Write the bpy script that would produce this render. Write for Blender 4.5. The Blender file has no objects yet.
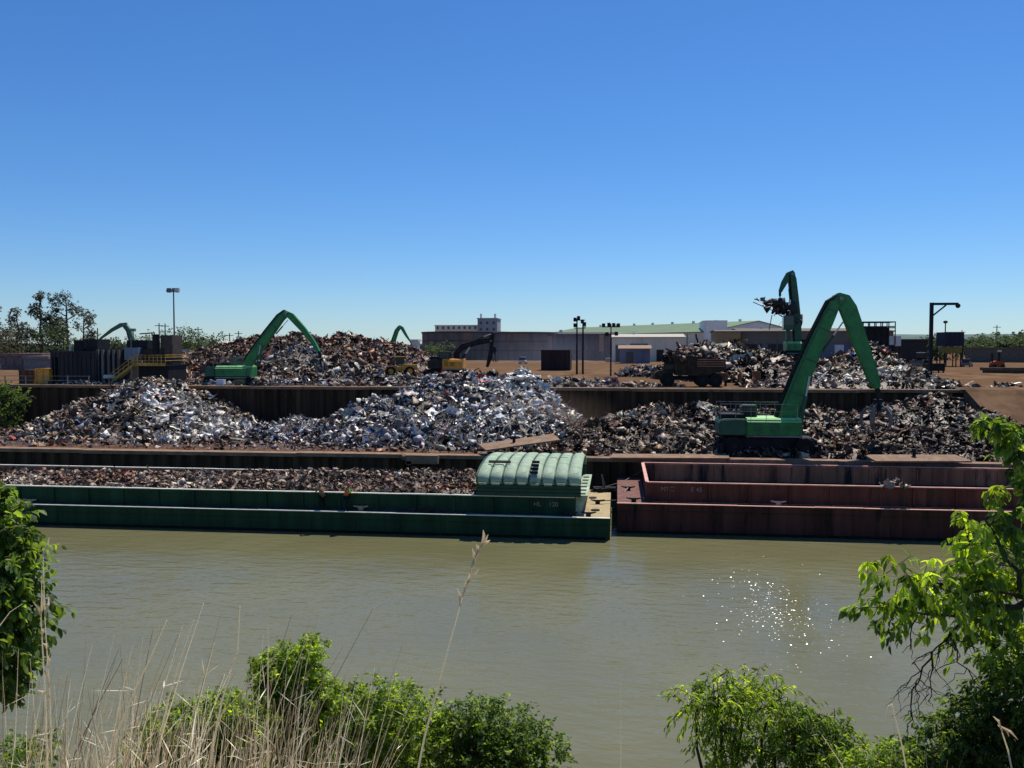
import bpy, math, random
import numpy as np
from mathutils import Vector, Matrix, Euler

random.seed(7)
rng = np.random.default_rng(7)
C = bpy.context.scene.collection
R = math.radians
# ------------------------------------------------------------------ camera
F = 850.0
H = 12.3
cam_d = bpy.data.cameras.new('camera')
cam = bpy.data.objects.new('camera', cam_d)
C.objects.link(cam)
cam.location = (0, 0, H)
cam.rotation_euler = (R(90 - 2.42), 0, R(7))
cam_d.sensor_width = 36
cam_d.lens = 36 * F / 1024
cam_d.clip_end = 8000
cam_d.clip_start = 0.1
bpy.context.scene.camera = cam
CM = cam.rotation_euler.to_matrix()
O = Vector((0, 0, H))


def ray(px, py):
    return CM @ Vector(((px - 512) / F, (384 - py) / F, -1))


def on_z(px, py, z):
    d = ray(px, py)
    return O + d * ((z - H) / d.z)


def on_Y(px, py, Y):
    d = ray(px, py)
    return O + d * (Y / d.y)


def at(px, py, depth):
    return O + ray(px, py) * depth


QZ, YZ = 3.5, 8.1        # quay level, yard level
QY, WY = 68.5, 89.7      # quay face, upper wall face

# ------------------------------------------------------------------ materials
MATS = {}


def nt(m):
    m.use_nodes = True
    t = m.node_tree
    return t, t.nodes, t.links


def mat(name, col, rough=0.6, metal=0.0, var=0.25, scale=1.5, rust=0.0, rustcol=(0.11, 0.05, 0.028), streak=False, bump=0.0, emit=None, alpha=None):
    if name in MATS:
        return MATS[name]
    m = bpy.data.materials.new(name)
    t, N, L = nt(m)
    b = N['Principled BSDF']
    b.inputs['Roughness'].default_value = rough
    b.inputs['Metallic'].default_value = metal
    if rough > .58:
        b.inputs['Specular IOR Level'].default_value = .1
    tc = N.new('ShaderNodeTexCoord')
    mp = N.new('ShaderNodeMapping')
    L.new(tc.outputs['Object'], mp.inputs[0])
    mp.inputs['Scale'].default_value = (1, 1, 0.12 if streak else 1)
    n = N.new('ShaderNodeTexNoise')
    n.inputs['Scale'].default_value = scale
    n.inputs['Detail'].default_value = 8
    n.inputs['Roughness'].default_value = 0.65
    L.new(mp.outputs[0], n.inputs['Vector'])
    r = N.new('ShaderNodeValToRGB')
    r.color_ramp.elements[0].position = 0.3
    r.color_ramp.elements[1].position = 0.7
    r.color_ramp.elements[0].color = tuple(c * (1 - var) for c in col) + (1,)
    r.color_ramp.elements[1].color = tuple(min(1, c * (1 + var)) for c in col) + (1,)
    L.new(n.outputs['Fac'], r.inputs[0])
    out = r.outputs[0]
    if rust > 0:
        n2 = N.new('ShaderNodeTexNoise')
        n2.inputs['Scale'].default_value = scale * 1.7
        n2.inputs['Detail'].default_value = 10
        n2.inputs['Roughness'].default_value = 0.7
        L.new(mp.outputs[0], n2.inputs['Vector'])
        r2 = N.new('ShaderNodeValToRGB')
        th = 0.72 - 0.45 * rust
        r2.color_ramp.elements[0].position = th
        r2.color_ramp.elements[1].position = min(1, th + 0.12)
        L.new(n2.outputs['Fac'], r2.inputs[0])
        mx = N.new('ShaderNodeMix')
        mx.data_type = 'RGBA'
        L.new(r2.outputs[0], mx.inputs[0])
        L.new(out, mx.inputs[6])
        mx.inputs[7].default_value = rustcol + (1,)
        out = mx.outputs[2]
    L.new(out, b.inputs['Base Color'])
    if bump:
        bp = N.new('ShaderNodeBump')
        bp.inputs['Strength'].default_value = bump
        bp.inputs['Distance'].default_value = 0.1
        n3 = N.new('ShaderNodeTexNoise')
        n3.inputs['Scale'].default_value = scale * 3
        n3.inputs['Detail'].default_value = 6
        L.new(mp.outputs[0], n3.inputs['Vector'])
        L.new(n3.outputs['Fac'], bp.inputs['Height'])
        L.new(bp.outputs[0], b.inputs['Normal'])
    MATS[name] = m
    return m


def vcol_mat(name, rough=0.5, metal=0.0, leaf=False, tr_t=(2.6, 2.5, 0.7, 1)):
    if name in MATS:
        return MATS[name]
    m = bpy.data.materials.new(name)
    t, N, L = nt(m)
    b = N['Principled BSDF']
    a = N.new('ShaderNodeAttribute')
    a.attribute_name = 'tint'
    b.inputs['Roughness'].default_value = rough
    b.inputs['Metallic'].default_value = metal
    if leaf:
        b.inputs['Specular IOR Level'].default_value = 0.35
        L.new(a.outputs['Color'], b.inputs['Base Color'])
        tr = N.new('ShaderNodeBsdfTranslucent')
        mu = N.new('ShaderNodeMix')
        mu.data_type = 'RGBA'
        mu.blend_type = 'MULTIPLY'
        mu.inputs[0].default_value = 1
        L.new(a.outputs['Color'], mu.inputs[6])
        mu.inputs[7].default_value = tr_t
        L.new(mu.outputs[2], tr.inputs[0])
        mx = N.new('ShaderNodeMixShader')
        mx.inputs[0].default_value = 0.5
        L.new(b.outputs[0], mx.inputs[1])
        L.new(tr.outputs[0], mx.inputs[2])
        L.new(mx.outputs[0], N['Material Output'].inputs[0])
    else:
        b.inputs['Specular IOR Level'].default_value = .35
        tc = N.new('ShaderNodeTexCoord')
        n = N.new('ShaderNodeTexNoise')
        n.inputs['Scale'].default_value = 3.5
        n.inputs['Detail'].default_value = 6
        L.new(tc.outputs['Object'], n.inputs['Vector'])
        r = N.new('ShaderNodeValToRGB')
        r.color_ramp.elements[0].position = 0.35
        r.color_ramp.elements[0].color = (0.45, 0.38, 0.32, 1)
        r.color_ramp.elements[1].position = 0.55
        r.color_ramp.elements[1].color = (1, 1, 1, 1)
        L.new(n.outputs['Fac'], r.inputs[0])
        mu = N.new('ShaderNodeMix')
        mu.data_type = 'RGBA'
        mu.blend_type = 'MULTIPLY'
        mu.inputs[0].default_value = 1
        L.new(a.outputs['Color'], mu.inputs[6])
        L.new(r.outputs[0], mu.inputs[7])
        L.new(mu.outputs[2], b.inputs['Base Color'])
    MATS[name] = m
    return m


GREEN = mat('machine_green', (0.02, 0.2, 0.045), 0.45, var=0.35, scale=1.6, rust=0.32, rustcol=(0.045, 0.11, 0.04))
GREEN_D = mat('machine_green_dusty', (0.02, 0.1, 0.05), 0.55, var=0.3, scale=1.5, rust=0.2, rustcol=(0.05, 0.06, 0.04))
GREEN_P = mat('machine_green_lit', (0.35, 0.7, 0.25), 0.5, var=0.15)  # paler green sets sunlight along the body tops into the colour
DARK = mat('dark_steel', (0.022, 0.022, 0.025), 0.6, var=0.4, rust=0.3, rustcol=(0.06, 0.035, 0.025))
BLACKR = mat('black_rubber', (0.018, 0.018, 0.02), 0.8, var=0.4, scale=4)
GREYS = mat('worn_steel', (0.22, 0.22, 0.22), 0.45, metal=0.4, var=0.4, rust=0.4)
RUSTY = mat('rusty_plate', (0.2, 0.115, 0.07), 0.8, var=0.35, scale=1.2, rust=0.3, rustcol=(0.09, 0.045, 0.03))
TANST = mat('tan_rusty_cap', (0.26, 0.17, 0.11), 0.8, var=0.35, scale=1.0, rust=0.35, rustcol=(0.11, 0.06, 0.04))  # tan rusty steel for cap beams, plates and ledge
WHITEP = mat('white_paint', (0.6, 0.6, 0.58), 0.6, var=0.15, rust=0.1)
GLASS = mat('dark_glass', (0.02, 0.03, 0.04), 0.1, var=0.1)
YELL = mat('machine_yellow', (0.75, 0.33, 0.03), 0.5, var=0.25, scale=2, rust=0.3)
YRAIL = mat('faded_yellow_rail', (0.5, 0.31, 0.08), 0.6, var=0.4, rust=0.4)
BGREEN = mat('barge_dark_green', (0.022, 0.062, 0.033), 0.8, var=0.45, scale=0.9, rust=0.35, rustcol=(0.03, 0.04, 0.026), streak=True)
BGREEN_L = mat('barge_edge_sunlit', (0.8, 0.78, 0.66), 0.6, var=0.2)  # cream tone holds sunlight along the gunwale and coaming edges
PLY = mat('barge_worn_tan_deck', (0.42, 0.33, 0.19), 0.75, var=0.25, scale=1.2, rust=0.3, rustcol=(0.2, 0.14, 0.08))
COVER = mat('pale_green_fibreglass', (0.36, 0.46, 0.33), 0.65, var=0.3, scale=1.6, rust=0.4, rustcol=(0.24, 0.32, 0.2))
COVER_D = mat('cover_side_dark_green', (0.006, 0.06, 0.035), 0.5, var=0.3, scale=1)
BRED = mat('barge_maroon', (0.15, 0.056, 0.042), 0.7, var=0.4, scale=0.9, rust=0.5, rustcol=(0.075, 0.042, 0.03), streak=True)
BREDH = mat('barge_hull_black_maroon', (0.085, 0.036, 0.03), 0.7, var=0.5, scale=0.8, rust=0.45, rustcol=(0.022, 0.017, 0.014), streak=True)
BRED_L = mat('barge_edge_lit_pink', (0.68, 0.38, 0.31), 0.65, var=0.25, rust=0.25, rustcol=(0.2, 0.09, 0.07))  # pink is the maroon lightened as if sunlit along the edges
HOPIN = mat('hopper_inside_rust', (0.36, 0.18, 0.095), 0.75, var=0.5, scale=0.7, rust=0.45, rustcol=(0.035, 0.035, 0.03), streak=True)
PILE = mat('sheet_pile_black', (0.075, 0.048, 0.03), 0.85, var=0.55, scale=0.7, rust=0.4, rustcol=(0.13, 0.07, 0.038), streak=True)
PAINT_W = mat('faded_lettering', (0.32, 0.28, 0.25), 0.8, var=0.3, scale=6)
SCRAP = vcol_mat('scrap_metal', 0.55, 0.12)
LEAF = vcol_mat('leaf', 0.5, leaf=True)
FARLEAF = vcol_mat('far_leaf', 0.8, leaf=True, tr_t=(1.1, 1.1, .8, 1))
STRAW = vcol_mat('straw', 0.8, leaf=True, tr_t=(1.7, 1.7, 1.65, 1))
BARK = mat('bark', (0.09, 0.07, 0.055), 0.9, var=0.4, scale=8, bump=0.4)
TWIG = mat('dark_twig', (0.06, 0.045, 0.035), 0.9, var=0.4, scale=12)


for m_ in (BGREEN, BRED, BREDH, PILE, HOPIN, RUSTY, TANST, DARK):
    m_.node_tree.nodes['Principled BSDF'].inputs['Specular IOR Level'].default_value = 0.12


# ------------------------------------------------------------------ mesh builder
class MB:
    def __init__(s):
        s.v = []
        s.f = []

    def add(s, vs, fs):
        n = len(s.v)
        s.v += [tuple(x) for x in vs]
        s.f += [tuple(i + n for i in f) for f in fs]
        return s

    def box(s, c, d, rot=None):
        x, y, z = d[0] / 2, d[1] / 2, d[2] / 2
        vs = [Vector((a * x, b * y, e * z)) for e in (-1, 1) for b in (-1, 1) for a in (-1, 1)]
        if rot is not None:
            m = Euler(rot).to_matrix()
            vs = [m @ v for v in vs]
        vs = [v + Vector(c) for v in vs]
        return s.add(vs, [(0, 2, 3, 1), (4, 5, 7, 6), (0, 1, 5, 4), (2, 6, 7, 3), (0, 4, 6, 2), (1, 3, 7, 5)])

    def bx(s, x0, x1, y0, y1, z0, z1):
        return s.box(((x0 + x1) / 2, (y0 + y1) / 2, (z0 + z1) / 2), (abs(x1 - x0), abs(y1 - y0), abs(z1 - z0)))

    def beam(s, a, b, w, h=None, w1=None, h1=None):
        a, b = Vector(a), Vector(b)
        h = w if h is None else h
        w1 = w if w1 is None else w1
        h1 = h if h1 is None else h1
        d = (b - a).normalized()
        up = Vector((0, 1, 0)) if abs(d.y) < 0.9 else Vector((1, 0, 0))
        p = d.cross(up).normalized()
        q = p.cross(d).normalized()
        vs = []
        for c, ww, hh in ((a, w, h), (b, w1, h1)):
            for i, j in ((-1, -1), (1, -1), (1, 1), (-1, 1)):
                vs.append(c + p * (i * hh / 2) + q * (j * ww / 2))
        return s.add(vs, [(0, 1, 2, 3), (7, 6, 5, 4), (0, 4, 5, 1), (1, 5, 6, 2), (2, 6, 7, 3), (3, 7, 4, 0)])

    def tube(s, pts, r, n=6, cap=True):
        pts = [Vector(p) for p in pts]
        rs = list(r) if hasattr(r, '__len__') else [r] * len(pts)
        vs, fs = [], []
        prev = None
        for i, p in enumerate(pts):
            d = (pts[min(i + 1, len(pts) - 1)] - pts[max(i - 1, 0)])
            d = d.normalized() if d.length > 1e-9 else Vector((0, 0, 1))
            if prev is None:
                u = d.cross(Vector((0, 0, 1)) if abs(d.z) < 0.9 else Vector((1, 0, 0))).normalized()
            else:
                u = (prev - d * prev.dot(d))
                u = u.normalized() if u.length > 1e-6 else d.orthogonal().normalized()
            prev = u
            w = d.cross(u)
            for k in range(n):
                a = 2 * math.pi * k / n
                vs.append(p + (u * math.cos(a) + w * math.sin(a)) * rs[i])
        for i in range(len(pts) - 1):
            for k in range(n):
                fs.append((i * n + k, i * n + (k + 1) % n, (i + 1) * n + (k + 1) % n, (i + 1) * n + k))
        if cap:
            fs.append(tuple(range(n))[::-1])
            fs.append(tuple((len(pts) - 1) * n + k for k in range(n)))
        return s.add(vs, fs)

    def cyl(s, a, b, r, n=16, r1=None):
        return s.tube([a, b], [r, r if r1 is None else r1], n)

    def prism(s, prof, axis, a, b):
        """prof: 2-D points; axis 'y': (x,z) extruded over y from a to b; 'x': (y,z) over x; 'z': (x,y) over z."""
        n = len(prof)
        f = {'y': lambda p, t: (p[0], t, p[1]), 'x': lambda p, t: (t, p[0], p[1]), 'z': lambda p, t: (p[0], p[1], t)}[axis]
        vs = [f(p, a) for p in prof] + [f(p, b) for p in prof]
        fs = [tuple(range(n)), tuple(range(2 * n - 1, n - 1, -1))]
        fs += [(i, i + n, (i + 1) % n + n, (i + 1) % n) for i in range(n)]
        return s.add(vs, fs)

    def sweep(s, pts, hs, ws, yc=0):
        """box section swept along (x,z) centre line"""
        vs = []
        n = len(pts)
        for i, (x, z) in enumerate(pts):
            a, b = pts[max(i - 1, 0)], pts[min(i + 1, n - 1)]
            d = Vector((b[0] - a[0], b[1] - a[1])).normalized()
            q = Vector((-d.y, d.x)) * hs[i] / 2
            w = ws[i] / 2 if hasattr(ws, '__len__') else ws / 2
            vs += [(x + q.x, yc - w, z + q.y), (x + q.x, yc + w, z + q.y), (x - q.x, yc + w, z - q.y), (x - q.x, yc - w, z - q.y)]
        fs = [(0, 1, 2, 3), tuple(4 * (n - 1) + k for k in (3, 2, 1, 0))]
        for i in range(n - 1):
            for k in range(4):
                fs.append((4 * i + k, 4 * (i + 1) + k, 4 * (i + 1) + (k + 1) % 4, 4 * i + (k + 1) % 4))
        return s.add(vs, fs)

    def ball(s, c, r, seg=12, rings=8, sc=(1, 1, 1)):
        vs = [(c[0], c[1], c[2] - r * sc[2])]
        for i in range(1, rings):
            t = math.pi * i / rings
            for k in range(seg):
                a = 2 * math.pi * k / seg
                vs.append((c[0] + r * sc[0] * math.sin(t) * math.cos(a), c[1] + r * sc[1] * math.sin(t) * math.sin(a), c[2] - r * sc[2] * math.cos(t)))
        vs.append((c[0], c[1], c[2] + r * sc[2]))
        fs = []
        for k in range(seg):
            fs.append((0, 1 + (k + 1) % seg, 1 + k))
            fs.append((len(vs) - 1, 1 + (rings - 2) * seg + k, 1 + (rings - 2) * seg + (k + 1) % seg))
        for i in range(rings - 2):
            for k in range(seg):
                fs.append((1 + i * seg + k, 1 + i * seg + (k + 1) % seg, 1 + (i + 1) * seg + (k + 1) % seg, 1 + (i + 1) * seg + k))
        return s.add(vs, fs)

    def build(s, name, m, parent=None, bevel=0.0, smooth=False):
        me = bpy.data.meshes.new(name)
        me.from_pydata(s.v, [], s.f)
        me.materials.append(m)
        if smooth:
            for p in me.polygons:
                p.use_smooth = True
        me.update()
        o = bpy.data.objects.new(name, me)
        C.objects.link(o)
        if parent is not None:
            o.parent = parent
        import bmesh
        bm = bmesh.new()
        bm.from_mesh(me)
        bmesh.ops.recalc_face_normals(bm, faces=bm.faces)
        if bevel:
            bmesh.ops.bevel(bm, geom=[e for e in bm.edges if len(e.link_faces) == 2 and e.calc_face_angle(0) > 0.6], offset=bevel, segments=2, affect='EDGES', clamp_overlap=True)
        bm.to_mesh(me)
        bm.free()
        return o


def tag(o, label=None, cat=None, group=None, kind=None):
    if label:
        o['label'] = label
    if cat:
        o['category'] = cat
    if group:
        o['group'] = group
    if kind:
        o['kind'] = kind
    return o


def thing(name, loc, label, cat, group=None, rz=0):
    o = bpy.data.objects.new(name, None)
    o.empty_display_size = 0.3
    C.objects.link(o)
    o.location = loc
    o.rotation_euler = (0, 0, rz)
    return tag(o, label, cat, group)


def copy_tree(o, parent=None):
    c = o.copy()
    C.objects.link(c)
    if parent is not None:
        c.parent = parent
    for ch in [x for x in bpy.data.objects if x.parent == o]:
        copy_tree(ch, c)
    return c


def np_mesh(name, V, Fc, col, m, parent=None):
    """V (n,3), Fc (k,3) triangles, col (k,3)"""
    me = bpy.data.meshes.new(name)
    me.vertices.add(len(V))
    me.vertices.foreach_set('co', V.astype(np.float32).ravel())
    k = len(Fc)
    me.loops.add(k * 3)
    me.loops.foreach_set('vertex_index', Fc.astype(np.int32).ravel())
    me.polygons.add(k)
    me.polygons.foreach_set('loop_start', np.arange(0, 3 * k, 3, dtype=np.int32))
    me.polygons.foreach_set('loop_total', np.full(k, 3, dtype=np.int32))
    me.update(calc_edges=True)
    at_ = me.attributes.new('tint', 'FLOAT_COLOR', 'FACE')
    c4 = np.ones((k, 4), dtype=np.float32)
    c4[:, :3] = col
    at_.data.foreach_set('color', c4.ravel())
    me.materials.append(m)
    o = bpy.data.objects.new(name, me)
    C.objects.link(o)
    if parent is not None:
        o.parent = parent
    return o


class Tri:
    """collects instanced triangle templates"""

    def __init__(s):
        s.V, s.F, s.K, s.n = [], [], [], 0

    def raw(s, V, Fc, col):
        s.V.append(V)
        s.F.append(Fc + s.n)
        s.K.append(col)
        s.n += len(V)

    def inst(s, tv, tf, Rm, S, P, col):
        """tv (a,3) tf (b,3) Rm (N,3,3) S (N,3) P (N,3) col (N,3)"""
        N = len(P)
        if N == 0:
            return
        W = np.einsum('nij,naj->nai', Rm, tv[None] * S[:, None, :]) + P[:, None, :]
        Fx = tf[None] + (np.arange(N) * len(tv))[:, None, None]
        s.raw(W.reshape(-1, 3), Fx.reshape(-1, 3), np.repeat(col, len(tf), 0))

    def build(s, name, m, parent=None):
        return np_mesh(name, np.concatenate(s.V), np.concatenate(s.F), np.concatenate(s.K), m, parent)


def rotmats(d, nrm):
    """x axis = d, z ~ nrm"""
    d = d / (np.linalg.norm(d, axis=1, keepdims=True) + 1e-9)
    y = np.cross(nrm, d)
    y /= (np.linalg.norm(y, axis=1, keepdims=True) + 1e-9)
    z = np.cross(d, y)
    return np.stack([d, y, z], axis=2)


# ------------------------------------------------------------------ world
SUN_AZ, SUN_EL = R(20), R(60)      # azimuth from +Y towards +X
w = bpy.data.worlds.new('World')
bpy.context.scene.world = w
w.use_nodes = True
wt = w.node_tree
bg = wt.nodes['Background']
sky = wt.nodes.new('ShaderNodeTexSky')
sky.sky_type = 'NISHITA'
sky.sun_disc = False
sky.sun_elevation = SUN_EL
sky.sun_rotation = SUN_AZ
sky.air_density = 1.0
sky.dust_density = 0.1
sky.ozone_density = 5.0
hs_ = wt.nodes.new('ShaderNodeMix')
hs_.data_type = 'RGBA'
hs_.blend_type = 'MULTIPLY'
hs_.inputs[0].default_value = 1
hs_.inputs[7].default_value = (0.72, 0.885, 1.12, 1)
wt.links.new(sky.outputs[0], hs_.inputs[6])
sat_ = wt.nodes.new('ShaderNodeHueSaturation')
sat_.inputs['Saturation'].default_value = 1.1
wt.links.new(hs_.outputs[2], sat_.inputs['Color'])
wt.links.new(sat_.outputs[0], bg.inputs[0])
bg.inputs[1].default_value = 0.1
sd = bpy.data.lights.new('sun', 'SUN')
sd.energy = 5.0
sd.angle = R(0.53)
sd.color = (1, 0.93, 0.82)
so = bpy.data.objects.new('sun', sd)
C.objects.link(so)
sv = Vector((math.sin(SUN_AZ) * math.cos(SUN_EL), math.cos(SUN_AZ) * math.cos(SUN_EL), math.sin(SUN_EL)))
so.rotation_euler = (-sv).to_track_quat('-Z', 'Y').to_euler()
so.location = (0, 0, 60)
vs_ = bpy.context.scene.view_settings
bpy.context.scene.display_settings.display_device = 'sRGB'
vs_.view_transform = 'Standard'
vs_.look = 'None'
vs_.exposure = 0
vs_.gamma = 1
bpy.context.scene.cycles.max_bounces = 6
bpy.context.scene.cycles.transparent_max_bounces = 8
bpy.context.scene.cycles.caustics_reflective = False
bpy.context.scene.cycles.caustics_refractive = False
bpy.context.scene.cycles.use_denoising = True


# ------------------------------------------------------------------ water
def make_water():
    m = bpy.data.materials.new('murky_water')
    t, N, L = nt(m)
    b = N['Principled BSDF']
    b.inputs['Roughness'].default_value = 0.09
    b.inputs['IOR'].default_value = 1.333
    tc = N.new('ShaderNodeTexCoord')
    mp = N.new('ShaderNodeMapping')
    mp.inputs['Rotation'].default_value = (0, 0, R(33))
    mp.inputs['Scale'].default_value = (0.55, 1.5, 1)
    L.new(tc.outputs['Object'], mp.inputs[0])
    n1 = N.new('ShaderNodeTexNoise')
    n1.inputs['Scale'].default_value = 1.1
    n1.inputs['Detail'].default_value = 3
    n1.inputs['Roughness'].default_value = 0.5
    L.new(mp.outputs[0], n1.inputs['Vector'])
    mp2 = N.new('ShaderNodeMapping')
    mp2.inputs['Rotation'].default_value = (0, 0, R(-28))
    mp2.inputs['Scale'].default_value = (0.7, 1.3, 1)
    L.new(tc.outputs['Object'], mp2.inputs[0])
    n2 = N.new('ShaderNodeTexNoise')
    n2.inputs['Scale'].default_value = 3.2
    n2.inputs['Detail'].default_value = 4
    L.new(mp2.outputs[0], n2.inputs['Vector'])
    # broad patches of wind
    n3 = N.new('ShaderNodeTexNoise')
    n3.inputs['Scale'].default_value = 0.09
    n3.inputs['Detail'].default_value = 3
    L.new(tc.outputs['Object'], n3.inputs['Vector'])
    r3 = N.new('ShaderNodeMapRange')
    r3.inputs[1].default_value = 0.35
    r3.inputs[2].default_value = 0.65
    r3.inputs[3].default_value = 0.35
    r3.inputs[4].default_value = 1.0
    L.new(n3.outputs['Fac'], r3.inputs[0])
    add = N.new('ShaderNodeMath')
    add.operation = 'MULTIPLY_ADD'
    L.new(n2.outputs['Fac'], add.inputs[0])
    add.inputs[1].default_value = 0.3
    L.new(n1.outputs['Fac'], add.inputs[2])
    mul = N.new('ShaderNodeMath')
    mul.operation = 'MULTIPLY'
    L.new(add.outputs[0], mul.inputs[0])
    L.new(r3.outputs[0], mul.inputs[1])
    bp = N.new('ShaderNodeBump')
    bp.inputs['Strength'].default_value = 1.0
    bp.inputs['Distance'].default_value = 0.12
    L.new(mul.outputs[0], bp.inputs['Height'])
    L.new(bp.outputs[0], b.inputs['Normal'])
    # silt colour
    r = N.new('ShaderNodeValToRGB')
    r.color_ramp.elements[0].color = (0.14, 0.135, 0.066, 1)
    r.color_ramp.elements[1].color = (0.178, 0.17, 0.086, 1)
    r.color_ramp.elements[0].position = 0.35
    r.color_ramp.elements[1].position = 0.65
    L.new(n3.outputs['Fac'], r.inputs[0])
    L.new(r.outputs[0], b.inputs['Base Color'])
    o = MB().add([(-400, -60, 0), (400, -60, 0), (400, QY + 0.1, 0), (-400, QY + 0.1, 0)], [(0, 1, 2, 3)]).build('water', m)
    tag(o, kind='structure')


make_water()


def glint_facets():
    '''added facets, tilted halfway between sun and camera, that make the sun glitter'''
    m = bpy.data.materials.new('glint_water')
    t, N, L = nt(m)
    b = N['Principled BSDF']
    b.inputs['Base Color'].default_value = (.13, .125, .07, 1)
    b.inputs['Roughness'].default_value = .2
    b.inputs['IOR'].default_value = 1.333
    r = np.random.default_rng(77)
    c = on_z(772, 610, 0)
    vs, fs = [], []
    n = 760
    for k in range(n):
        x = c.x + r.normal(0, 1.0) * (1 if k % 4 else 1.7)
        y = c.y + r.normal(0, 2.7) * (1 if k % 4 else 1.6)
        P = Vector((x, y, .012))
        v = (O - P).normalized()
        h = (v + sv).normalized()  # added facets lean to mirror the sun into the camera
        nrm = (h + Vector((r.normal(0, .085), r.normal(0, .085), 0))).normalized()
        u = Vector((1, r.normal(0, .25), 0))
        u = (u - nrm * u.dot(nrm)).normalized()
        w_ = nrm.cross(u)
        a, q = r.uniform(.015, .055), r.uniform(.004, .014)
        k0 = len(vs)
        vs += [P - u * a, P + w_ * q, P + u * a, P - w_ * q]
        lo = min(p_.z for p_ in vs[k0:])
        for i_ in range(k0, k0 + 4):
            vs[i_] = vs[i_] + Vector((0, 0, .004 - lo))
        fs.append((k0, k0 + 3, k0 + 2, k0 + 1))
    o = MB().add(vs, fs)
    me = bpy.data.meshes.new('water_glints')
    me.from_pydata(o.v, [], o.f)
    me.materials.append(m)
    ob = bpy.data.objects.new('water_glints', me)
    C.objects.link(ob)
    tag(ob, kind='structure')


glint_facets()


# ------------------------------------------------------------------ grounds
def snoise(seed, k=10, lo=0.05, hi=0.6):
    r = np.random.default_rng(seed)
    fr = np.exp(r.uniform(math.log(lo), math.log(hi), k))
    an = r.uniform(0, 2 * math.pi, k)
    ph = r.uniform(0, 2 * math.pi, k)
    am = (lo / fr) ** 0.6
    am = am / am.sum()

    def f(x, y):
        s = 0
        for i in range(k):
            s = s + am[i] * np.sin((x * math.cos(an[i]) + y * math.sin(an[i])) * fr[i] * 6.283 + ph[i])
        return s
    return f


def grid_sheet(name, m, xs, ys, zf, kind='structure'):
    X, Y = np.meshgrid(xs, ys)
    Z = zf(X, Y)
    V = np.stack([X, Y, Z], 2).reshape(-1, 3)
    nx, ny = len(xs), len(ys)
    F_ = [(j * nx + i, j * nx + i + 1, (j + 1) * nx + i + 1, (j + 1) * nx + i) for j in range(ny - 1) for i in range(nx - 1)]
    o = MB()
    o.v = [tuple(v) for v in V]
    o.f = F_
    o = o.build(name, m, smooth=True)
    tag(o, kind=kind)
    return o


def ground_mat(name, a, b, c, sc, sc2):
    m = bpy.data.materials.new(name)
    t, N, L = nt(m)
    bs = N['Principled BSDF']
    bs.inputs['Roughness'].default_value = 0.95
    bs.inputs['Specular IOR Level'].default_value = 0.0
    tc = N.new('ShaderNodeTexCoord')
    n = N.new('ShaderNodeTexNoise')
    n.inputs['Scale'].default_value = sc
    n.inputs['Detail'].default_value = 9
    n.inputs['Roughness'].default_value = 0.7
    L.new(tc.outputs['Object'], n.inputs['Vector'])
    mp = N.new('ShaderNodeMapping')
    mp.inputs['Scale'].default_value = (0.25, 1, 1)
    mp.inputs['Rotation'].default_value = (0, 0, R(12))
    L.new(tc.outputs['Object'], mp.inputs[0])
    n2 = N.new('ShaderNodeTexNoise')
    n2.inputs['Scale'].default_value = sc2
    n2.inputs['Detail'].default_value = 6
    L.new(mp.outputs[0], n2.inputs['Vector'])
    r = N.new('ShaderNodeValToRGB')
    r.color_ramp.elements[0].position = 0.36
    r.color_ramp.elements[0].color = a + (1,)
    r.color_ramp.elements[1].position = 0.6
    r.color_ramp.elements[1].color = b + (1,)
    L.new(n.outputs['Fac'], r.inputs[0])
    r2 = N.new('ShaderNodeValToRGB')
    r2.color_ramp.elements[0].position = 0.45
    r2.color_ramp.elements[1].position = 0.6
    L.new(n2.outputs['Fac'], r2.inputs[0])
    mx = N.new('ShaderNodeMix')
    mx.data_type = 'RGBA'
    L.new(r2.outputs[0], mx.inputs[0])
    L.new(r.outputs[0], mx.inputs[6])
    mx.inputs[7].default_value = c + (1,)
    L.new(mx.outputs[2], bs.inputs['Base Color'])
    bp = N.new('ShaderNodeBump')
    bp.inputs['Strength'].default_value = 0.6
    bp.inputs['Distance'].default_value = 0.15
    L.new(n.outputs['Fac'], bp.inputs['Height'])
    L.new(bp.outputs[0], bs.inputs['Normal'])
    return m


DIRT = ground_mat('yard_dirt', (0.09, 0.055, 0.033), (0.21, 0.13, 0.077), (0.14, 0.085, 0.05), 0.25, 0.06)
DIRT2 = ground_mat('quay_dirt', (0.07, 0.038, 0.024), (0.19, 0.105, 0.062), (0.11, 0.06, 0.038), 0.6, 0.15)
EARTH = ground_mat('bank_earth', (0.05, 0.045, 0.025), (0.13, 0.11, 0.06), (0.07, 0.08, 0.03), 1.5, 0.4)

nz = snoise(3)
grid_sheet('yard_ground', DIRT, np.concatenate([[-3000, -600], np.linspace(-200, 200, 90), [600, 3000]]),
           np.concatenate([np.linspace(WY + 0.25, 160, 36), [200, 300, 500, 1000, 5000]]),
           lambda x, y: YZ + np.where(y > WY + 2, 0.18 * nz(x, y), 0) * (np.abs(x) < 250))
grid_sheet('quay_ground', DIRT2, np.linspace(-160, 160, 130), np.linspace(QY + 0.9, WY, 14), lambda x, y: QZ + 0.1 * nz(x * 2, y * 2) - 0.06)


def bankz(x, y):
    b = np.interp(y, [-30, 1, 21, 40], [11.2, 10.9, -1.0, -3])
    return b + 0.16 * nz(x * 3, y * 3)


grid_sheet('riverbank', EARTH, np.linspace(-60, 60, 100), np.linspace(-20, 26, 50), bankz)


def bz(x, y):
    return float(bankz(np.array(float(x)), np.array(float(y))))


# distant hills
HILL = mat('hazy_hill', (0.12, 0.17, 0.15), 1.0, var=0.2, scale=0.01)


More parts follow.
